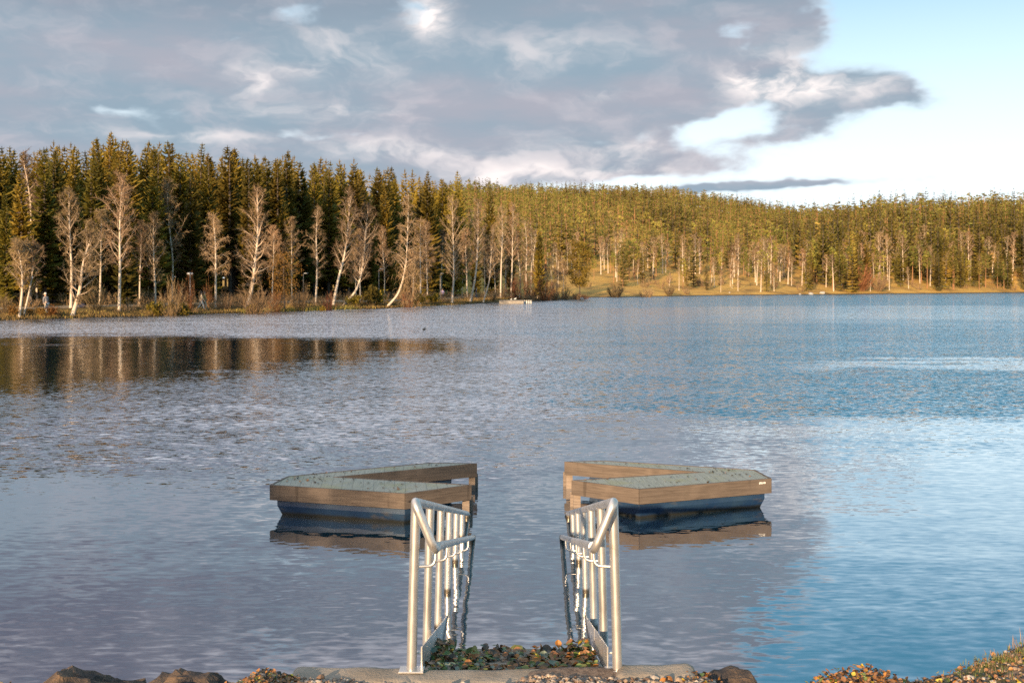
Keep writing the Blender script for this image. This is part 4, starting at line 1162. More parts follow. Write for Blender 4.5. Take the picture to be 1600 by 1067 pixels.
class Bulk:
    """Gathers many copies of low meshes into one mesh object."""
    def __init__(s): s.mb = MB(); s.cache = {}
    def arrays(s, me):
        if me.name not in s.cache:
            V = np.empty(len(me.vertices) * 3, np.float32); me.vertices.foreach_get('co', V)
            st = np.empty(len(me.polygons), np.int32); me.polygons.foreach_get('loop_total', st)
            li = np.empty(len(me.loops), np.int32); me.loops.foreach_get('vertex_index', li)
            groups = []
            starts = np.r_[0, np.cumsum(st)[:-1]]
            for k in np.unique(st):
                sel = np.where(st == k)[0]; groups.append(li[starts[sel][:, None] + np.arange(k)[None, :]])
            s.cache[me.name] = (V.reshape(-1, 3), groups)
        return s.cache[me.name]
    def put(s, me, loc, rz, sc, mi):
        V, groups = s.arrays(me); c, n = math.cos(rz), math.sin(rz)
        W = (V * np.array(sc)) @ np.array([[c, n, 0], [-n, c, 0], [0, 0, 1]]) + np.array(loc)
        k = s.mb.n
        s.mb.v.append(W); s.mb.n += len(W)
        for f in groups: s.mb.f.append(f.astype(np.int64) + k); s.mb.m.append(np.full(len(f), mi, np.int32))


def build_spruces():
    g = np.random.default_rng(77); total = along(0)[4]
    count = 0; bulk = Bulk(); rows = [(14, 3.6), (18, 3.8), (22.5, 4.0), (27.5, 4.2), (33, 4.4), (39, 4.6), (46, 5), (54, 5.5), (64, 6), (76, 6.5), (90, 7)]
    for ri, (off, step) in enumerate(rows):
        t = g.random() * step
        while t < total:
            x, y, nx, ny, _ = along(t); o = off + g.normal(0, 1.1); jx, jy = g.normal(0, .7, 2)
            wx, wy = x + nx * o + jx, y + ny * o + jy; px = 800 + FPX * wx / wy
            t += step * (.75 + .5 * g.random())
            if px > 722 or (wy > 205 and shore_dist(np.array([wx]), np.array([wy]))[0] < 6): continue
            if wy > 165 and ri < 2: continue
            if px < 740 and ri == 0 and (g.random() < .35): continue
            z = gz(wx, wy)
            lim = CAM_H + (HOR - (float(sky_y(px)) + g.normal(4, 7) - (6 if g.random() < .15 else 0))) * wy / FPX - z
            nat = g.uniform(16.5, 20.5) if ri > 0 else g.uniform(12, 18)
            H = min(nat, lim) if px > -40 else nat * .9
            if ri >= 3 and H < lim - 3 and g.random() < .6: H = lim - g.uniform(0, 2.0)
            if H < 8: continue
            if px < -25 or ri >= 6:
                tm, cm = SPR_LO[g.integers(3)]; s = H / 20; sw = s * g.uniform(.9, 1.15)
                a = g.random() * 6.28; bulk.put(tm, (wx, wy, z), a, (s, s, s), 0); bulk.put(cm, (wx, wy, z), a, (sw, sw, s), 1)
                continue
            lit_low = ri == 0
            tm, cm = SPR[(0, 5, 1, 2)[g.integers(4)] if ri < 1 else g.integers(6)]; s = H / 20; sw = s * g.uniform(.98, 1.34)
            lab = ('spruce standing out at the edge of the dense stand behind the birches', 'spruces at the edge of the stand') if ri == 0 else ('tall spruce crowded inside the dense dark stand, its tip on the skyline' if ri >= 3 else 'tall spruce in the front ranks of the dense dark stand', 'spruces crowded inside the stand' if ri >= 3 else 'spruces in the front ranks of the stand')
            tree_thing('spruce_tree', tm, cm, (wx, wy, z), lab[0], 'spruce', lab[1], g.random() * 6.28, (sw, sw, s)); count += 1
    # the few that stand apart
    for (px, d, top, sw_, lab) in ((198, 97, 300, .95, 'lit green spruce with branches down to the ground, behind the bright white birch'), (768, 178, 292, .85, 'spruce with a yellow lit tip rising behind the white float birches'), (797, 186, 299, .55, 'narrow spruce top rising between two straight pale birches'),
                                    (842, 186, 348, .72, 'small dark spruce in shade near the end of the wooded point'), (744, 184, 330, .7, 'dark spruce filling the gap behind the kinked birch'), (712, 168, 268, .95, 'last full spruce where the dense stand ends, by the cone-shaped birch'),
                                    (10, 92, 300, 1.0, 'dark spruce at the very end of the stand, against the picture edge'), (668, 158, 268, 1.0, 'tall pointed spruce over the rusty narrow birch')):
        b = ground_at(px, d); H = CAM_H + (HOR - top) * d / FPX - b.z; tm, cm = SPR[(0, 5, 0)[int(px) % 3]]; s = H / 20
        tree_thing('spruce_tree', tm, cm, b, lab, 'spruce', None, px * 1.3, (s * sw_ * 1.05, s * sw_ * 1.05, s))
    o = bulk.mb.build('spruce_wood', [BARK, NEEDLE]); tag(o, 'depth of the dark spruce wood behind the front trees', 'wood', kind='stuff')
    return count


print('spruces', build_spruces())

# ---- the pine on the point and the brown oak
b = ground_at(906, 194); b.z = max(b.z, .15)
tm, cm = pine_meshes('point_pine', 10.6, 2.6, 5, .30, 52, 85, .27, NEEDLE)
tm.materials.clear(); tm.materials.append(BARK)
tree_thing('pine_tree', tm, cm, b, 'dark trunked pine alone at the tip of the wooded point', 'pine')
d = 108; b = ground_at(445, d)
tm, cm = pine_meshes('oak', 6.1, 1.95, 8, .34, 40, 60, .13, OAKLEAF, BARK)
tree_thing('oak_tree', tm, cm, b, 'small oak still holding orange brown leaves beside the largest birch', 'oak')

# ---- shrubs of the left bank
SHR = [shrub_mesh('bare_shrub', 3.0, 1.5, 60 + k, 26, m_, .018, 1.2) for k, m_ in enumerate((TWIG, TWIG, TWIG_RED))]
RDS = [shrub_mesh('bare_shrub', 3.0, .8, 70 + k, 18, TWIG_RED, .016, 1.0) for k in range(2)]
GRN = [tuft_mesh('green_shrub', 1.6, .9, 80 + k, 700, NEEDLE, .12) for k in range(2)]
OCH = [tuft_mesh('dry_shrub', 1.3, .9, 84 + k, 600, OAKLEAF, .10) for k in range(2)]


def build_shrubs():
    named = [(8, 84, 455, 20, 0, 'round brown shrub at the very end of the left bank'), (270, 93, 424, 21, 1, 'large round grey-brown shrub beside the thin straight birch'), (228, 98, 446, 20, 0, 'brown shrub before the thin straight birch'),
             (298, 98, 424, 9, 3, 'upright clump of red stems under the small white lamp box'), (284, 99, 432, 8, 4, 'low upright clump of red stems beside the round grey-brown shrub'), (325, 104, 436, 12, 2, 'reddish spreading shrub behind the walking couple'),
             (398, 101, 436, 36, 0, 'wide olive brown shrub around the foot of the largest birch'), (352, 103, 452, 16, 1, 'brown shrub at the foot of the lone feathery birch'), (152, 92, 436, 26, 0, 'brown thicket shrub under the long low limbs'),
             (470, 110, 436, 18, 1, 'grey-brown shrub beside the brown oak'), (432, 106, 446, 14, 2, 'reddish shrub under the brown oak'), (515, 113, 454, 12, 2, 'pinkish shrub at the foot of the paler leaning birch'),
             (640, 128, 446, 14, 2, 'rusty shrub behind the bow of the curved birch'), (805, 172, 424, 16, 2, 'red-brown willow shrub behind the white float'), (826, 178, 420, 20, 2, 'tall red-brown willow thicket on the point'),
             (850, 180, 424, 18, 2, 'red-brown willow thicket beside the small dark spruce'), (868, 186, 432, 14, 0, 'brown shrub on the low part of the point'), (884, 190, 440, 12, 0, 'low brown shrub just before the pine on the point'),
             (786, 168, 440, 14, 1, 'brown shrub between the white float and the trees'), (770, 160, 448, 12, 0, 'small brown shrub beside the white float'), (900, 194, 456, 12, 2, 'low dark red shrub around the foot of the point pine'), (914, 195.2, 459, 9, 2, 'lowest shrub at the very tip of the point')]
    for (px, d, top, hw, k, lab) in named:
        b = ground_at(px, d); me = (SHR + RDS)[k]; hh = (CAM_H + (HOR - top) * d / FPX - b.z) / 3.0; ww = hw * d / FPX / (1.5 if k < 3 else .8)
        o = link(bpy.data.objects.new('bare_shrub', me)); o.location = b; o.scale = (ww, ww, max(hh, .2)); o.rotation_euler.z = px
        tag(o, lab, 'shrub', 'bare shrubs along the left bank')
    for (px, d, k, s, lab) in ((246, 92.5, 0, .9, 'dark green low bush at the foot of the thin straight birch'), (283, 93.5, 0, 1.0, 'dark green low bush in front of the round grey-brown shrub'), (395, 102, 1, .7, 'dark green low bush half hidden by the wide olive shrub'), (555, 120, 0, .9, 'dark green bush near the foot of the redder leaning birch'), (578, 123, 1, 1.5, 'broad dark green bush on the bare bank past the leaning pair'),
                            (592, 124.5, 0, 1.3, 'dark green bush next to the broad one on the bare bank'), (656, 134, 1, 1.0, 'dark green bush at the foot of the slim rusty birch'), (680, 140, 0, 1.0, 'dark green bush before the purple clad walker'), (503, 111, 1, .5, 'yellow green tuft by the reeds')):
        b = ground_at(px, d); o = link(bpy.data.objects.new('green_bush', GRN[k])); o.location = b; o.scale = (s, s, s); o.rotation_euler.z = px; tag(o, lab, 'bush', 'low green bushes on the left bank')
    for (px, d, k, s, lab) in ((68, 85.2, 0, .62, 'orange dry tuft at the feet of the walker in a white hat'), (82, 85.5, 1, .7, 'brown dry tuft behind the walker in a white hat'), (22, 83.6, 1, .7, 'dry brown tuft under the slender two-stemmed birch'), (50, 85, 0, .5, 'dry dark tuft between the first shrub and the walker')):
        b = ground_at(px, d); o = link(bpy.data.objects.new('dry_bush', OCH[k])); o.location = b; o.scale = (s, s, s); tag(o, lab, 'bush', 'dry tufts near the walker')
    # an undergrowth nobody could count, along the foot of the wood and on the point
    g = np.random.default_rng(5); bulk = Bulk(); low = [shrub_mesh('low', 1.3, .9, 90 + k, 12, TWIG, .016, .8) for k in range(2)]
    for _ in range(420):
        t = g.uniform(20, along(0)[4] - 135); x, y, nx, ny, _l = along(t); o = g.uniform(2.0, 14) if g.random() < .7 else g.uniform(.6, 3)
        wx, wy = x + nx * o, y + ny * o
        if 800 + FPX * wx / wy < 180 and o < 9: continue
        s = g.uniform(.5, 1.3) * (.6 if o < 3 else 1); bulk.put(low[g.integers(2)], (wx, wy, gz(wx, wy)), g.random() * 6, (s, s, s), 0)
    for _ in range(70):
        wx, wy = g.uniform(2, 12), g.uniform(172, 196); s = g.uniform(.5, 1.2)
        if shore_dist(np.array([wx]), np.array([wy]))[0] > .3: bulk.put(low[g.integers(2)], (wx, wy, gz(wx, wy)), g.random() * 6, (s, s, s), 0)
    tag(bulk.mb.build('undergrowth', [TWIG]), 'low brown undergrowth along the left bank', 'undergrowth', kind='stuff')


build_shrubs()


def build_shore_grass():
    g = np.random.default_rng(9); V = []; F = []; M_ = []
    n = len(LAKE)
    def tuft(x, y, h, m_):
        z = gz(x, y)
        if z < -.12: return
        z = max(z, -.02)
        for _ in range(5):
            a = g.random() * 6.28; w = .03; l = h * (.5 + .7 * g.random()); ox, oy = g.normal(0, .14, 2); lx, ly = g.normal(0, .25, 2) * l
            k = len(V); V.extend(((x + ox - w * math.cos(a), y + oy - w * math.sin(a), z), (x + ox + w * math.cos(a), y + oy + w * math.sin(a), z), (x + ox + lx, y + oy + ly, z + l))); F.append((k, k + 1, k + 2)); M_.append(m_)
    L = along(0)[4]
    for _ in range(7000):
        t = g.uniform(28, L - 135); x, y, nx, ny, _l = along(t); px = 800 + FPX * x / y
        o = abs(g.normal(0, 2.0)) - .15
        reed = 375 < px < 560 and o < .8
        tuft(x + nx * o, y + ny * o, .42 if reed else .26, 1 if reed and g.random() < .7 or g.random() < .08 else 0)
    mats = [simple_mat('dry_grass', (.13, .085, .03), (.21, .14, .045), 1.0, .9, world=True), simple_mat('yellow_reeds', (.36, .29, .06), (.42, .33, .08), 1.0, .9, world=True)]
    b = MB(); V = np.array(V); F = np.array(F); M_ = np.array(M_); b.add(V, F); b.m = [M_.astype(np.int32)]
    tag(b.build('shore_grass', mats), 'dry grass and yellow reeds along the left water edge', 'grass', kind='stuff')


build_shore_grass()
# ------------------------------------------------------------------ the far shore and its hills
FBIRCH = [birch_meshes('far_birch', [(0, 0, 0), (.1, 0, h * .35), (l_, .1, h * .7), (l_ * 1.3, .1, h)], w, .38, 500 + k, 16, .13, style=s_, k_sub=4, tw_w=.05, twigs=.9, heavy=1.2) for k, (h, l_, w, s_) in enumerate(((11, .3, 1.7, 'up'), (13, -.4, 1.8, 'up'), (10, .5, 2.0, 'spread'), (14, .2, 1.6, 'up')))]
FPINE = [pine_meshes('far_pine', h, w, 520 + k, cl, 24, 20, .50) for k, (h, w, cl) in enumerate(((13, 1.9, .45), (14.5, 1.7, .55), (12, 2.1, .30), (15, 1.8, .62)))]
FSPR = [spruce_meshes('far_spruce', h, w, 540 + k, 22, False, .05, NEEDLE_FAR) for k, (h, w) in enumerate(((16, 2.5), (18, 2.6), (14, 2.2)))]


def joined(tm, cm, name):
    """One mesh of trunk and crown for a tree too far off to show its parts."""
    b = Bulk(); b.put(tm, (0, 0, 0), 0, (1, 1, 1), 0); b.put(cm, (0, 0, 0), 0, (1, 1, 1), 1)
    return b.mb.mesh(name, [tm.materials[0], cm.materials[0]])


HPINE = [joined(*pine_meshes('hill_pine', h, w, 560 + k, .30, 12, 13, .74), 'hill_pine') for k, (h, w) in enumerate(((15, 2.5), (16.5, 2.3), (14, 2.8)))]
HSPR = [joined(*spruce_meshes('hill_spruce', h, w, 570 + k, 13, False, .05, NEEDLE_FAR), 'hill_spruce') for k, (h, w) in enumerate(((17, 2.6), (19, 2.7)))]
HBIR = [joined(*t, 'hill_birch') for t in FBIRCH[:2]]


def build_far():
    g = np.random.default_rng(21); cand = []
    for y in np.arange(206, 860, 3.7):
        step = 3.9 + max(0, (y - 330)) * .004
        for x in np.arange(-.115 * y, .515 * y, step): cand.append((x + g.uniform(-1.9, 1.9), y + g.uniform(-1.8, 1.8)))
    C = np.array(cand); S_ = shore_dist(C[:, 0], C[:, 1]); Z = height(C[:, 0], C[:, 1])
    bulk = Bulk(); n_parts = n_single = n_rest = n_spr = 0
    order = np.argsort(C[:, 1])
    LB = {'birch': 'bare pale birch on the sunlit far shore', 'pine': 'green pine with an orange trunk on the sunlit far shore', 'spruce': 'golden green spruce on the sunlit far shore'}
    for i in order:
        x, y = C[i]; s = S_[i]; z = Z[i]; t = x / y
        if s < 1.8: continue
        if t < .068 and y < 300 and s < 20 and y > 225 and g.random() < .2: continue
        dens = 1.0
        open_ = t < .28
        if s < 14: dens = .20 if open_ else .55
        elif s < 34: dens = .34 if open_ else .85
        elif s < 60: dens = .62
        elif s < 150: dens = .60
        else: dens = .52
        if mnoise.noise(Vector((x * .035, y * .035, 2))) < -.25 and s < 40: dens *= .45
        if s > 50: dens *= float(np.clip(1.0 + 2.4 * mnoise.noise(Vector((x * .06, y * .035, 8))), .25, 1.5))
        if g.random() > dens: continue
        # what grows here
        r = g.random()
        if s < 45: kind = ('birch' if r < .50 else 'pine' if r < .86 else 'spruce') if open_ else ('birch' if r < .30 else 'pine' if r < .52 else 'spruce')
        elif s < 110: kind = ('birch' if r < .16 else 'pine' if r < .70 else 'spruce') if open_ else ('birch' if r < .08 else 'pine' if r < .42 else 'spruce')
        else: kind = 'pine' if r < .68 else 'spruce'
        if s > 55:                                               # spruce and pine keep to their own patches on the hill
            q = mnoise.noise(Vector((x * .022, y * .016, 4))) + (.12 if t > .3 else -.02)
            kind = 'spruce' if q + .25 * (r - .5) > .16 else ('pine' if q < .10 or r < .8 else kind)
        n_spr += kind == 'spruce' and s < 120
        a = g.random() * 6.28; sc = g.uniform(.62, 1.22) * float(np.interp(t, [.2, .33], [.68, .92]))
        if s < 16: sc *= .82
        if not open_: sc *= 1.0 + .12 * (s < 60)
        if t < .075 and s < 30: sc *= .8
        if kind == 'birch' and open_ and s < 45: sc *= 1.12
        sw = sc * g.uniform(.9, 1.2)
        if n_parts < 260 and s < 34 and t > -.0:
            tm, cm = {'birch': FBIRCH, 'pine': FPINE, 'spruce': FSPR}[kind][g.integers(3 if kind == 'spruce' else 4)]
            tree_thing(kind + '_tree', tm, cm, (x, y, z), LB[kind], kind, {'birch': 'birches', 'pine': 'pines', 'spruce': 'spruces'}[kind] + ' on the far shore', a, (sw, sw, sc)); n_parts += 1
        elif n_single < 420 and not (kind == 'spruce' and n_spr > 125) and s < 120 and t > .045:
            me = {'birch': HBIR, 'pine': HPINE, 'spruce': HSPR}[kind]; me = me[g.integers(len(me))]
            o = link(bpy.data.objects.new(kind + '_tree', me)); o.location = (x, y, z); o.rotation_euler.z = a; o.scale = (sw, sw, sc)
            tag(o, {'birch': 'bare birch', 'pine': 'green pine', 'spruce': 'golden spruce'}[kind] + ' rising behind the front trees of the far shore', kind, {'birch': 'birches', 'pine': 'pines', 'spruce': 'spruces'}[kind] + ' behind the front of the far shore'); n_single += 1
        else:
            k = {'birch': (HBIR, 0), 'pine': (HPINE, 2), 'spruce': (HSPR, 4)}[kind]; me = k[0][g.integers(len(k[0]))]
            V, groups = bulk.arrays(me)
            # keep trunk and crown materials: the first tubes of a joined mesh use slot 0
            mi = np.empty(len(me.polygons), np.int32); me.polygons.foreach_get('material_index', mi)
            st = np.empty(len(me.polygons), np.int32); me.polygons.foreach_get('loop_total', st)
            c, n = math.cos(a), math.sin(a)
            W = (V * np.array((sw, sw, sc))) @ np.array([[c, n, 0], [-n, c, 0], [0, 0, 1]]) + np.array((x, y, z))
            k0 = bulk.mb.n; bulk.mb.v.append(W); bulk.mb.n += len(W)
            for kk, f in zip(np.unique(st), groups): bulk.mb.f.append(f.astype(np.int64) + k0); bulk.mb.m.append((mi[st == kk] + k[1]).astype(np.int32))
            n_rest += 1
    o = bulk.mb.build('hill_forest', [WBARK, TWIG, PBARK, PINE_N, BARK, NEEDLE_FAR]); tag(o, 'mixed pine and spruce forest covering the far hills', 'forest', kind='stuff')
    print('far', n_parts, n_single, n_rest)
    # brush at the foot of the far trees
    bulk = Bulk(); low = [shrub_mesh('far_low', 2.4, 1.5, 190 + k, 14, TWIG, .045, .7) for k in range(3)]
    for _ in range(1500):
        y = g.uniform(206, 420); x = g.uniform(-.02, .5) * y; s = float(shore_dist(np.array([x]), np.array([y]))[0])
        if s < .8 or s > 34 or (s < 12 and g.random() < .72): continue
        if mnoise.noise(Vector((x * .06, y * .06, 5))) < .0: continue
        k = g.uniform(.4, 1.2); bulk.put(low[g.integers(3)], (x, y, gz(x, y)), g.random() * 6, (k, k, k), 0)
    tag(bulk.mb.build('far_brush', [TWIG]), 'bare brown brush under the trees of the far shore', 'brush', kind='stuff')
    # a few shrubs one can tell apart
    big = [shrub_mesh('far_shrub', 6.0, 3.2, 195 + k, 34, m_, .04, 1.5) for k, m_ in enumerate((TWIG, TWIG_RED))]
    for (px, d, h, k, lab) in ((1345, 313, 1.45, 1, 'largest reddish bare shrub on the far shore, beside dark gaps'), (1372, 318, 1.05, 0, 'brown arching shrub next to the largest reddish one on the far shore'), (1010, 229, .6, 0, 'low brown shrub on the far shore near the point'), (1046, 246, .5, 0, 'pale brown shrub at the water of the far shore grass'), (962, 225, .7, 0, 'brown shrub on the far shore just beyond the point pine')):
        b = ground_at(px, d + 3); o = link(bpy.data.objects.new('bare_shrub', big[k])); o.location = b; o.scale = (h, h, h); tag(o, lab, 'shrub')
    # pale stones at the far water edge
    for (px, d, s, lab) in ((1267, 292, 1.1, 'white boulder on the far shore at the foot of a pale birch'), (1285, 297, 1.3, 'flat white stone at the far water edge'), (1250, 289, .6, 'small pale stone at the far water edge'), (1140, 274, .45, 'small pale stone on the ochre far bank')):
        b = ground_at(px, d); v = MB(); import bmesh
        bm = bmesh.new(); bmesh.ops.create_icosphere(bm, subdivisions=2, radius=.5); bm.verts.ensure_lookup_table()
        V = np.array([q.co * (1 + .25 * mnoise.noise(q.co * 3 + Vector((px, 0, 0)))) for q in bm.verts]) * np.array([1.3, 1, .7]) * s; F = np.array([[q.index for q in f.verts] for f in bm.faces]); bm.free()
        v.add(V, F); o = v.build('stone', PALESTONE); o.location = b + Vector((0, 0, .12 * s)); tag(o, lab, 'stone', 'pale stones on the far shore')


PALESTONE = simple_mat('pale_stone', (.42, .39, .35), (.32, .30, .27), 4, .9)
build_far()
# ------------------------------------------------------------------ small things on the left bank
LAMPW = simple_mat('lamp_housing', (.5, .5, .5), (.42, .42, .42), 5, .4)
POLE = simple_mat('lamp_pole', (.30, .29, .27), (.22, .21, .2), 5, .5)


def lamp(px, d, top, label, boxy=False, face=-1):
    b = ground_at(px, d); h = CAM_H + (HOR - top) * d / FPX - b.z
    e = empty('path_lamp', b); tag(e, label, 'lamp', 'lamps of the shore path')
    MB().tube([(0, 0, -.3), (0, 0, h - .05), (face * .12, 0, h + .04)], [.055, .042, .035], 8).build('pole', POLE, e, True)
    m = MB()
    if boxy: m.box((0, 0, h + .02), (.52, .30, .20), 0, 0, .05)
    else: m.box((face * .30, 0, h + .06), (.46, .24, .10), 0, 0, .04)
    m.build('lamp_head', LAMPW, e)


lamp(118, 99, 424, 'path lamp with a small pale head, between the straight white birch and the leaning one', False, 1)
lamp(297, 104, 428, 'path lamp with a boxy white head above the red stems', True)
lamp(474, 124, 428, 'slim path lamp in shade beside the birch whose limbs hang to one side', False, 1)
lamp(592, 141, 421, 'slim path lamp in shade between the leaning pair and the bowed birch', False, 1)
lamp(688, 156, 428, 'slim path lamp in shade by the cone-shaped birch', False, 1)


def skin_obj(name, verts, edges, radii, mat_, parent=None, sub=1):
    me = bpy.data.meshes.new(name); me.from_pydata([tuple(v) for v in verts], edges, []); me.materials.append(mat_)
    o = link(bpy.data.objects.new(name, me), parent)
    sk = o.modifiers.new('skin', 'SKIN'); sk.use_smooth_shade = True
    if not me.skin_vertices: return o
    for i, r in enumerate(radii):
        r = r if isinstance(r, tuple) else (r, r); me.skin_vertices[0].data[i].radius = r
    for i in range(len(verts)): me.skin_vertices[0].data[i].use_root = (i == 0)
    sv = o.modifiers.new('smooth', 'SUBSURF'); sv.levels = sub; sv.render_levels = sub
    return o


SKIN = simple_mat('skin', (.50, .32, .23), (.46, .29, .2), 5, .6)
HAIRM = simple_mat('dark_hair', (.05, .035, .025), (.03, .02, .015), 9, .7)


def cloth(name, c): return simple_mat(name, c, tuple(q * .8 for q in c), 6, .9)


def person(px, d, rz, label, jacket, trousers, hat=None, stride=.22, bend=0.0, pack=None, h=1.0):
    b = ground_at(px, d); e = empty('person', b, rz); e.scale = (h, h, h); tag(e, label, 'person')
    y = bend
    # pelvis, waist, chest, neck, head, then arms and legs
    V = [(0, 0, .92), (0, y * .25, 1.10), (0, y * .7, 1.33), (0, y * .95, 1.48), (0, y * 1.1, 1.58), (0, y * 1.15 + .01, 1.70),
         (.17, y * .75, 1.40), (.23, y * .75 + stride * .25, 1.14), (.22, y * .8 + stride * .75, .93), (.215, y * .8 + stride * .9, .84),
         (-.17, y * .75, 1.40), (-.23, y * .75 - stride * .2, 1.14), (-.22, y * .8 - stride * .35, .90), (-.215, y * .8 - stride * .35, .81),
         (.09, 0, .86), (.10, stride * .55, .50), (.10, stride * .75, .09), (.10, stride * .75 + .17, .04),
         (-.09, 0, .86), (-.10, -stride * .25, .49), (-.10, -stride * 1.1, .12), (-.10, -stride * 1.1 + .14, .04)]
    E = [(0, 1), (1, 2), (2, 3), (3, 4), (4, 5), (2, 6), (6, 7), (7, 8), (8, 9), (2, 10), (10, 11), (11, 12), (12, 13), (0, 14), (14, 15), (15, 16), (16, 17), (0, 18), (18, 19), (19, 20), (20, 21)]
    Rr = [(.14, .10), (.125, .09), (.15, .10), .055, .088, .095, .062, .048, .037, .034, .062, .048, .037, .034, .085, .060, .042, .040, .085, .060, .042, .040]
    skin_obj('body', V, E, Rr, SKIN, e)
    iu = [0, 1, 2, 6, 7, 8, 10, 11, 12]; mp = {k: i for i, k in enumerate(iu)}
    skin_obj('jacket', [V[k] for k in iu], [(mp[a], mp[c]) for a, c in E if a in mp and c in mp], [(Rr[k][0] + .03, Rr[k][1] + .03) if isinstance(Rr[k], tuple) else Rr[k] + .022 for k in iu], jacket, e)
    il = [0, 14, 15, 16, 18, 19, 20]; mp = {k: i for i, k in enumerate(il)}
    skin_obj('trousers', [V[k] for k in il], [(mp[a], mp[c]) for a, c in E if a in mp and c in mp], [(.158, .118)] + [Rr[k] + .020 for k in il[1:]], trousers, e)
    hb = MB(); n = 12; top = V[5]
    U, W = np.meshgrid(np.linspace(0, 2 * math.pi, n, endpoint=False), np.linspace(-.15, math.pi / 2, 6), indexing='ij')
    q = np.stack([np.cos(W) * np.cos(U) * .112, np.cos(W) * np.sin(U) * .12 - .018, np.sin(W) * .125 + .03], -1).reshape(-1, 3) + np.array([top[0], top[1], 1.64])
    i = np.arange(n)[:, None]; j = np.arange(5)[None, :]; i2 = (i + 1) % n
    hb.add(q, np.stack([i * 6 + j, i2 * 6 + j, i2 * 6 + j + 1, i * 6 + j + 1], -1).reshape(-1, 4))
    hb.build('hat' if hat else 'hair', hat or HAIRM, e, True)
    if pack: MB().box((0, y * .7 - .21, 1.24), (.30, .17, .44), 0, 0, .05).build('backpack', pack, e)
    return e


WC = cloth('white_cloth', (.62, .58, .54)); CREAM = cloth('cream_cloth', (.55, .44, .30)); GREYC = cloth('grey_cloth', (.20, .20, .22)); LILAC = cloth('lilac_cloth', (.42, .33, .48)); OLIVE = cloth('olive_cloth', (.36, .30, .13)); DENIM = cloth('dark_trousers', (.10, .10, .13))
person(73, 86.5, R(60), 'person in grey with a white hat, bent forward on the grass by the water', GREYC, WC, WC, .12, .16)
person(314.5, 101, R(-70), 'person walking in a pale cream jacket and white trousers, at the front of the couple', CREAM, WC, None, .34, 0, None)
person(319.5, 101.6, R(-70), 'person in an olive coat walking just behind the one in pale cream', OLIVE, CREAM, None, .25, 0, None)
person(691.5, 150, R(20), 'person in a lilac jacket on the shaded path by the cone-shaped birch', LILAC, DENIM, None, .2, 0, None)
person(744, 165, R(90), 'person in dark clothes on the shaded path behind the kinked birch', DENIM, GREYC, None, .2, 0, None)


def dark_bag():
    b = ground_at(129, 95); o = MB(); o.box((0, 0, .18), (.56, .32, .34), 0, 0, .12); o.box((.02, -.17, .15), (.32, .08, .2), 0, 0, .04); o.tube([(-.14, 0, .33), (-.08, 0, .42), (.08, 0, .42), (.14, 0, .33)], .02, 6)
    ob = o.build('bag', cloth('navy_cloth', (.018, .022, .05))); ob.location = b; tag(ob, 'dark blue bag lying on the grass behind the leaning birch', 'bag')


dark_bag()


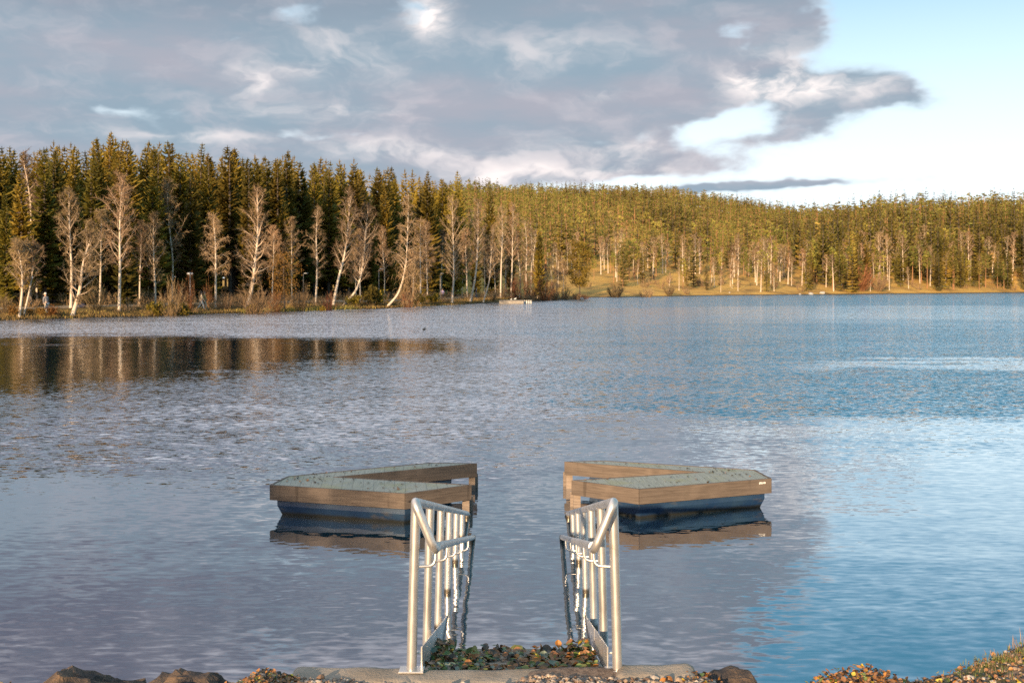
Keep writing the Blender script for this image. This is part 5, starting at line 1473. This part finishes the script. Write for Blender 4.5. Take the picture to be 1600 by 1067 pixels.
def white_float():
    d = 150.5; x0 = (780 - 800) * d / FPX; x1 = (818 - 800) * d / FPX; x2 = (830.5 - 800) * d / FPX; w = x1 - x0
    PALE = simple_mat('pale_concrete', (.30, .275, .235), (.25, .225, .19), 2.0, .8)
    e = empty('bathing_float', (x0 + w / 2, d + 1.2, 0)); tag(e, 'pale bathing float with two gulls moored at the wooded bank', 'float')
    MB().box((0, 0, .22), (w, 2.4, .44), 0, 0, .04).build('hull', PALE, e)
    MB().box((0, 0, .475), (w + .08, 2.5, .07), 0, 0, .015).build('deck', simple_mat('pale_deck', (.30, .275, .24), (.25, .225, .2), 4, .8), e)
    for k in range(5): MB().box((-w / 2 + w * (.14 + .18 * k), -1.215, .30), (.34, .05, .16), 0, 0, .02).build('fender', simple_mat('grey_fender', (.30, .28, .25), (.24, .22, .2)) if k == 0 else bpy.data.materials['grey_fender'], e)
    b = empty('small_jetty', ((x1 + x2) / 2 + .05, d + 1.3, 0)); tag(b, 'short white posted jetty joined to the end of the pale bathing float', 'jetty')
    L = x2 - x1
    MB().box((0, 0, .42), (L, 1.4, .08), 0, 0, .01).build('deck', PALE, b)
    for k in range(4): MB().box((-L / 2 + .12 + k * (L - .24) / 3, -.62, .28), (.13, .1, .50), 0, 0, .01).build('post', WHITEM, b)
    MB().box((0, -.55, .1), (L, .1, .16), 0, 0, .01).build('skirt', DARK, b)
    for (gx, lab) in ((-.32, 'smaller gull standing on the pale float'), (.25, 'larger white gull standing on the pale float')):
        big = gx > 0; s = .85 if big else .62; q = (x0 + w / 2 + gx + .3, d + .5, .505)
        gull = skin_obj('gull', [(0, 0, .26), (.10, 0, .30), (.17, 0, .38), (.19, 0, .45), (.24, 0, .445), (-.12, 0, .25), (-.26, 0, .23), (.02, .03, .14), (.02, .03, .0), (.02, -.03, .14), (.02, -.03, .0)],
                        [(0, 1), (1, 2), (2, 3), (3, 4), (0, 5), (5, 6), (0, 7), (7, 8), (0, 9), (9, 10)], [.085, .075, .045, .045, .012, .07, .02, .012, .010, .012, .010], WHITEM)
        gull.location = q; gull.scale = (s, s, s); tag(gull, lab, 'gull', 'gulls on the pale float')


white_float()


def duck():
    q = on_z(662.5, 516, 0)
    o = skin_obj('duck', [(0, 0, .03), (.09, 0, .05), (.13, 0, .12), (.15, 0, .17), (.21, 0, .16), (-.10, 0, .04), (-.19, 0, .08)], [(0, 1), (1, 2), (2, 3), (3, 4), (0, 5), (5, 6)], [.075, .06, .03, .036, .012, .06, .018], DARK)
    o.location = q; o.rotation_euler.z = R(70); tag(o, 'small dark duck alone on the open water', 'duck')


duck()


# an unseen pine behind the photographer, placed so its crown shades one float
def shade_pines():
    for (p_, L, H, half, cl, seed, cl_n, lab) in ((-7.1, 45, 15, 2.6, .56, 31, 40, 'unseen tall pine behind the viewpoint, set to shade one float'),):
        a = R(SUN_AZ); ux, uy = math.cos(a), -math.sin(a); dx, dy = -math.sin(a), -math.cos(a)
        # p_ is measured across the sun's direction; start from the floats at y = 12.3
        x0 = (p_ + 12.3 * math.sin(a)) / math.cos(a); x, y = x0 + dx * L, 12.3 + dy * L
        tm, cm = pine_meshes('shade_pine', H, half, seed, cl, cl_n, 80, .24)
        tree_thing('pine_tree', tm, cm, (x, y, 0.0), lab, 'pine')


shade_pines()
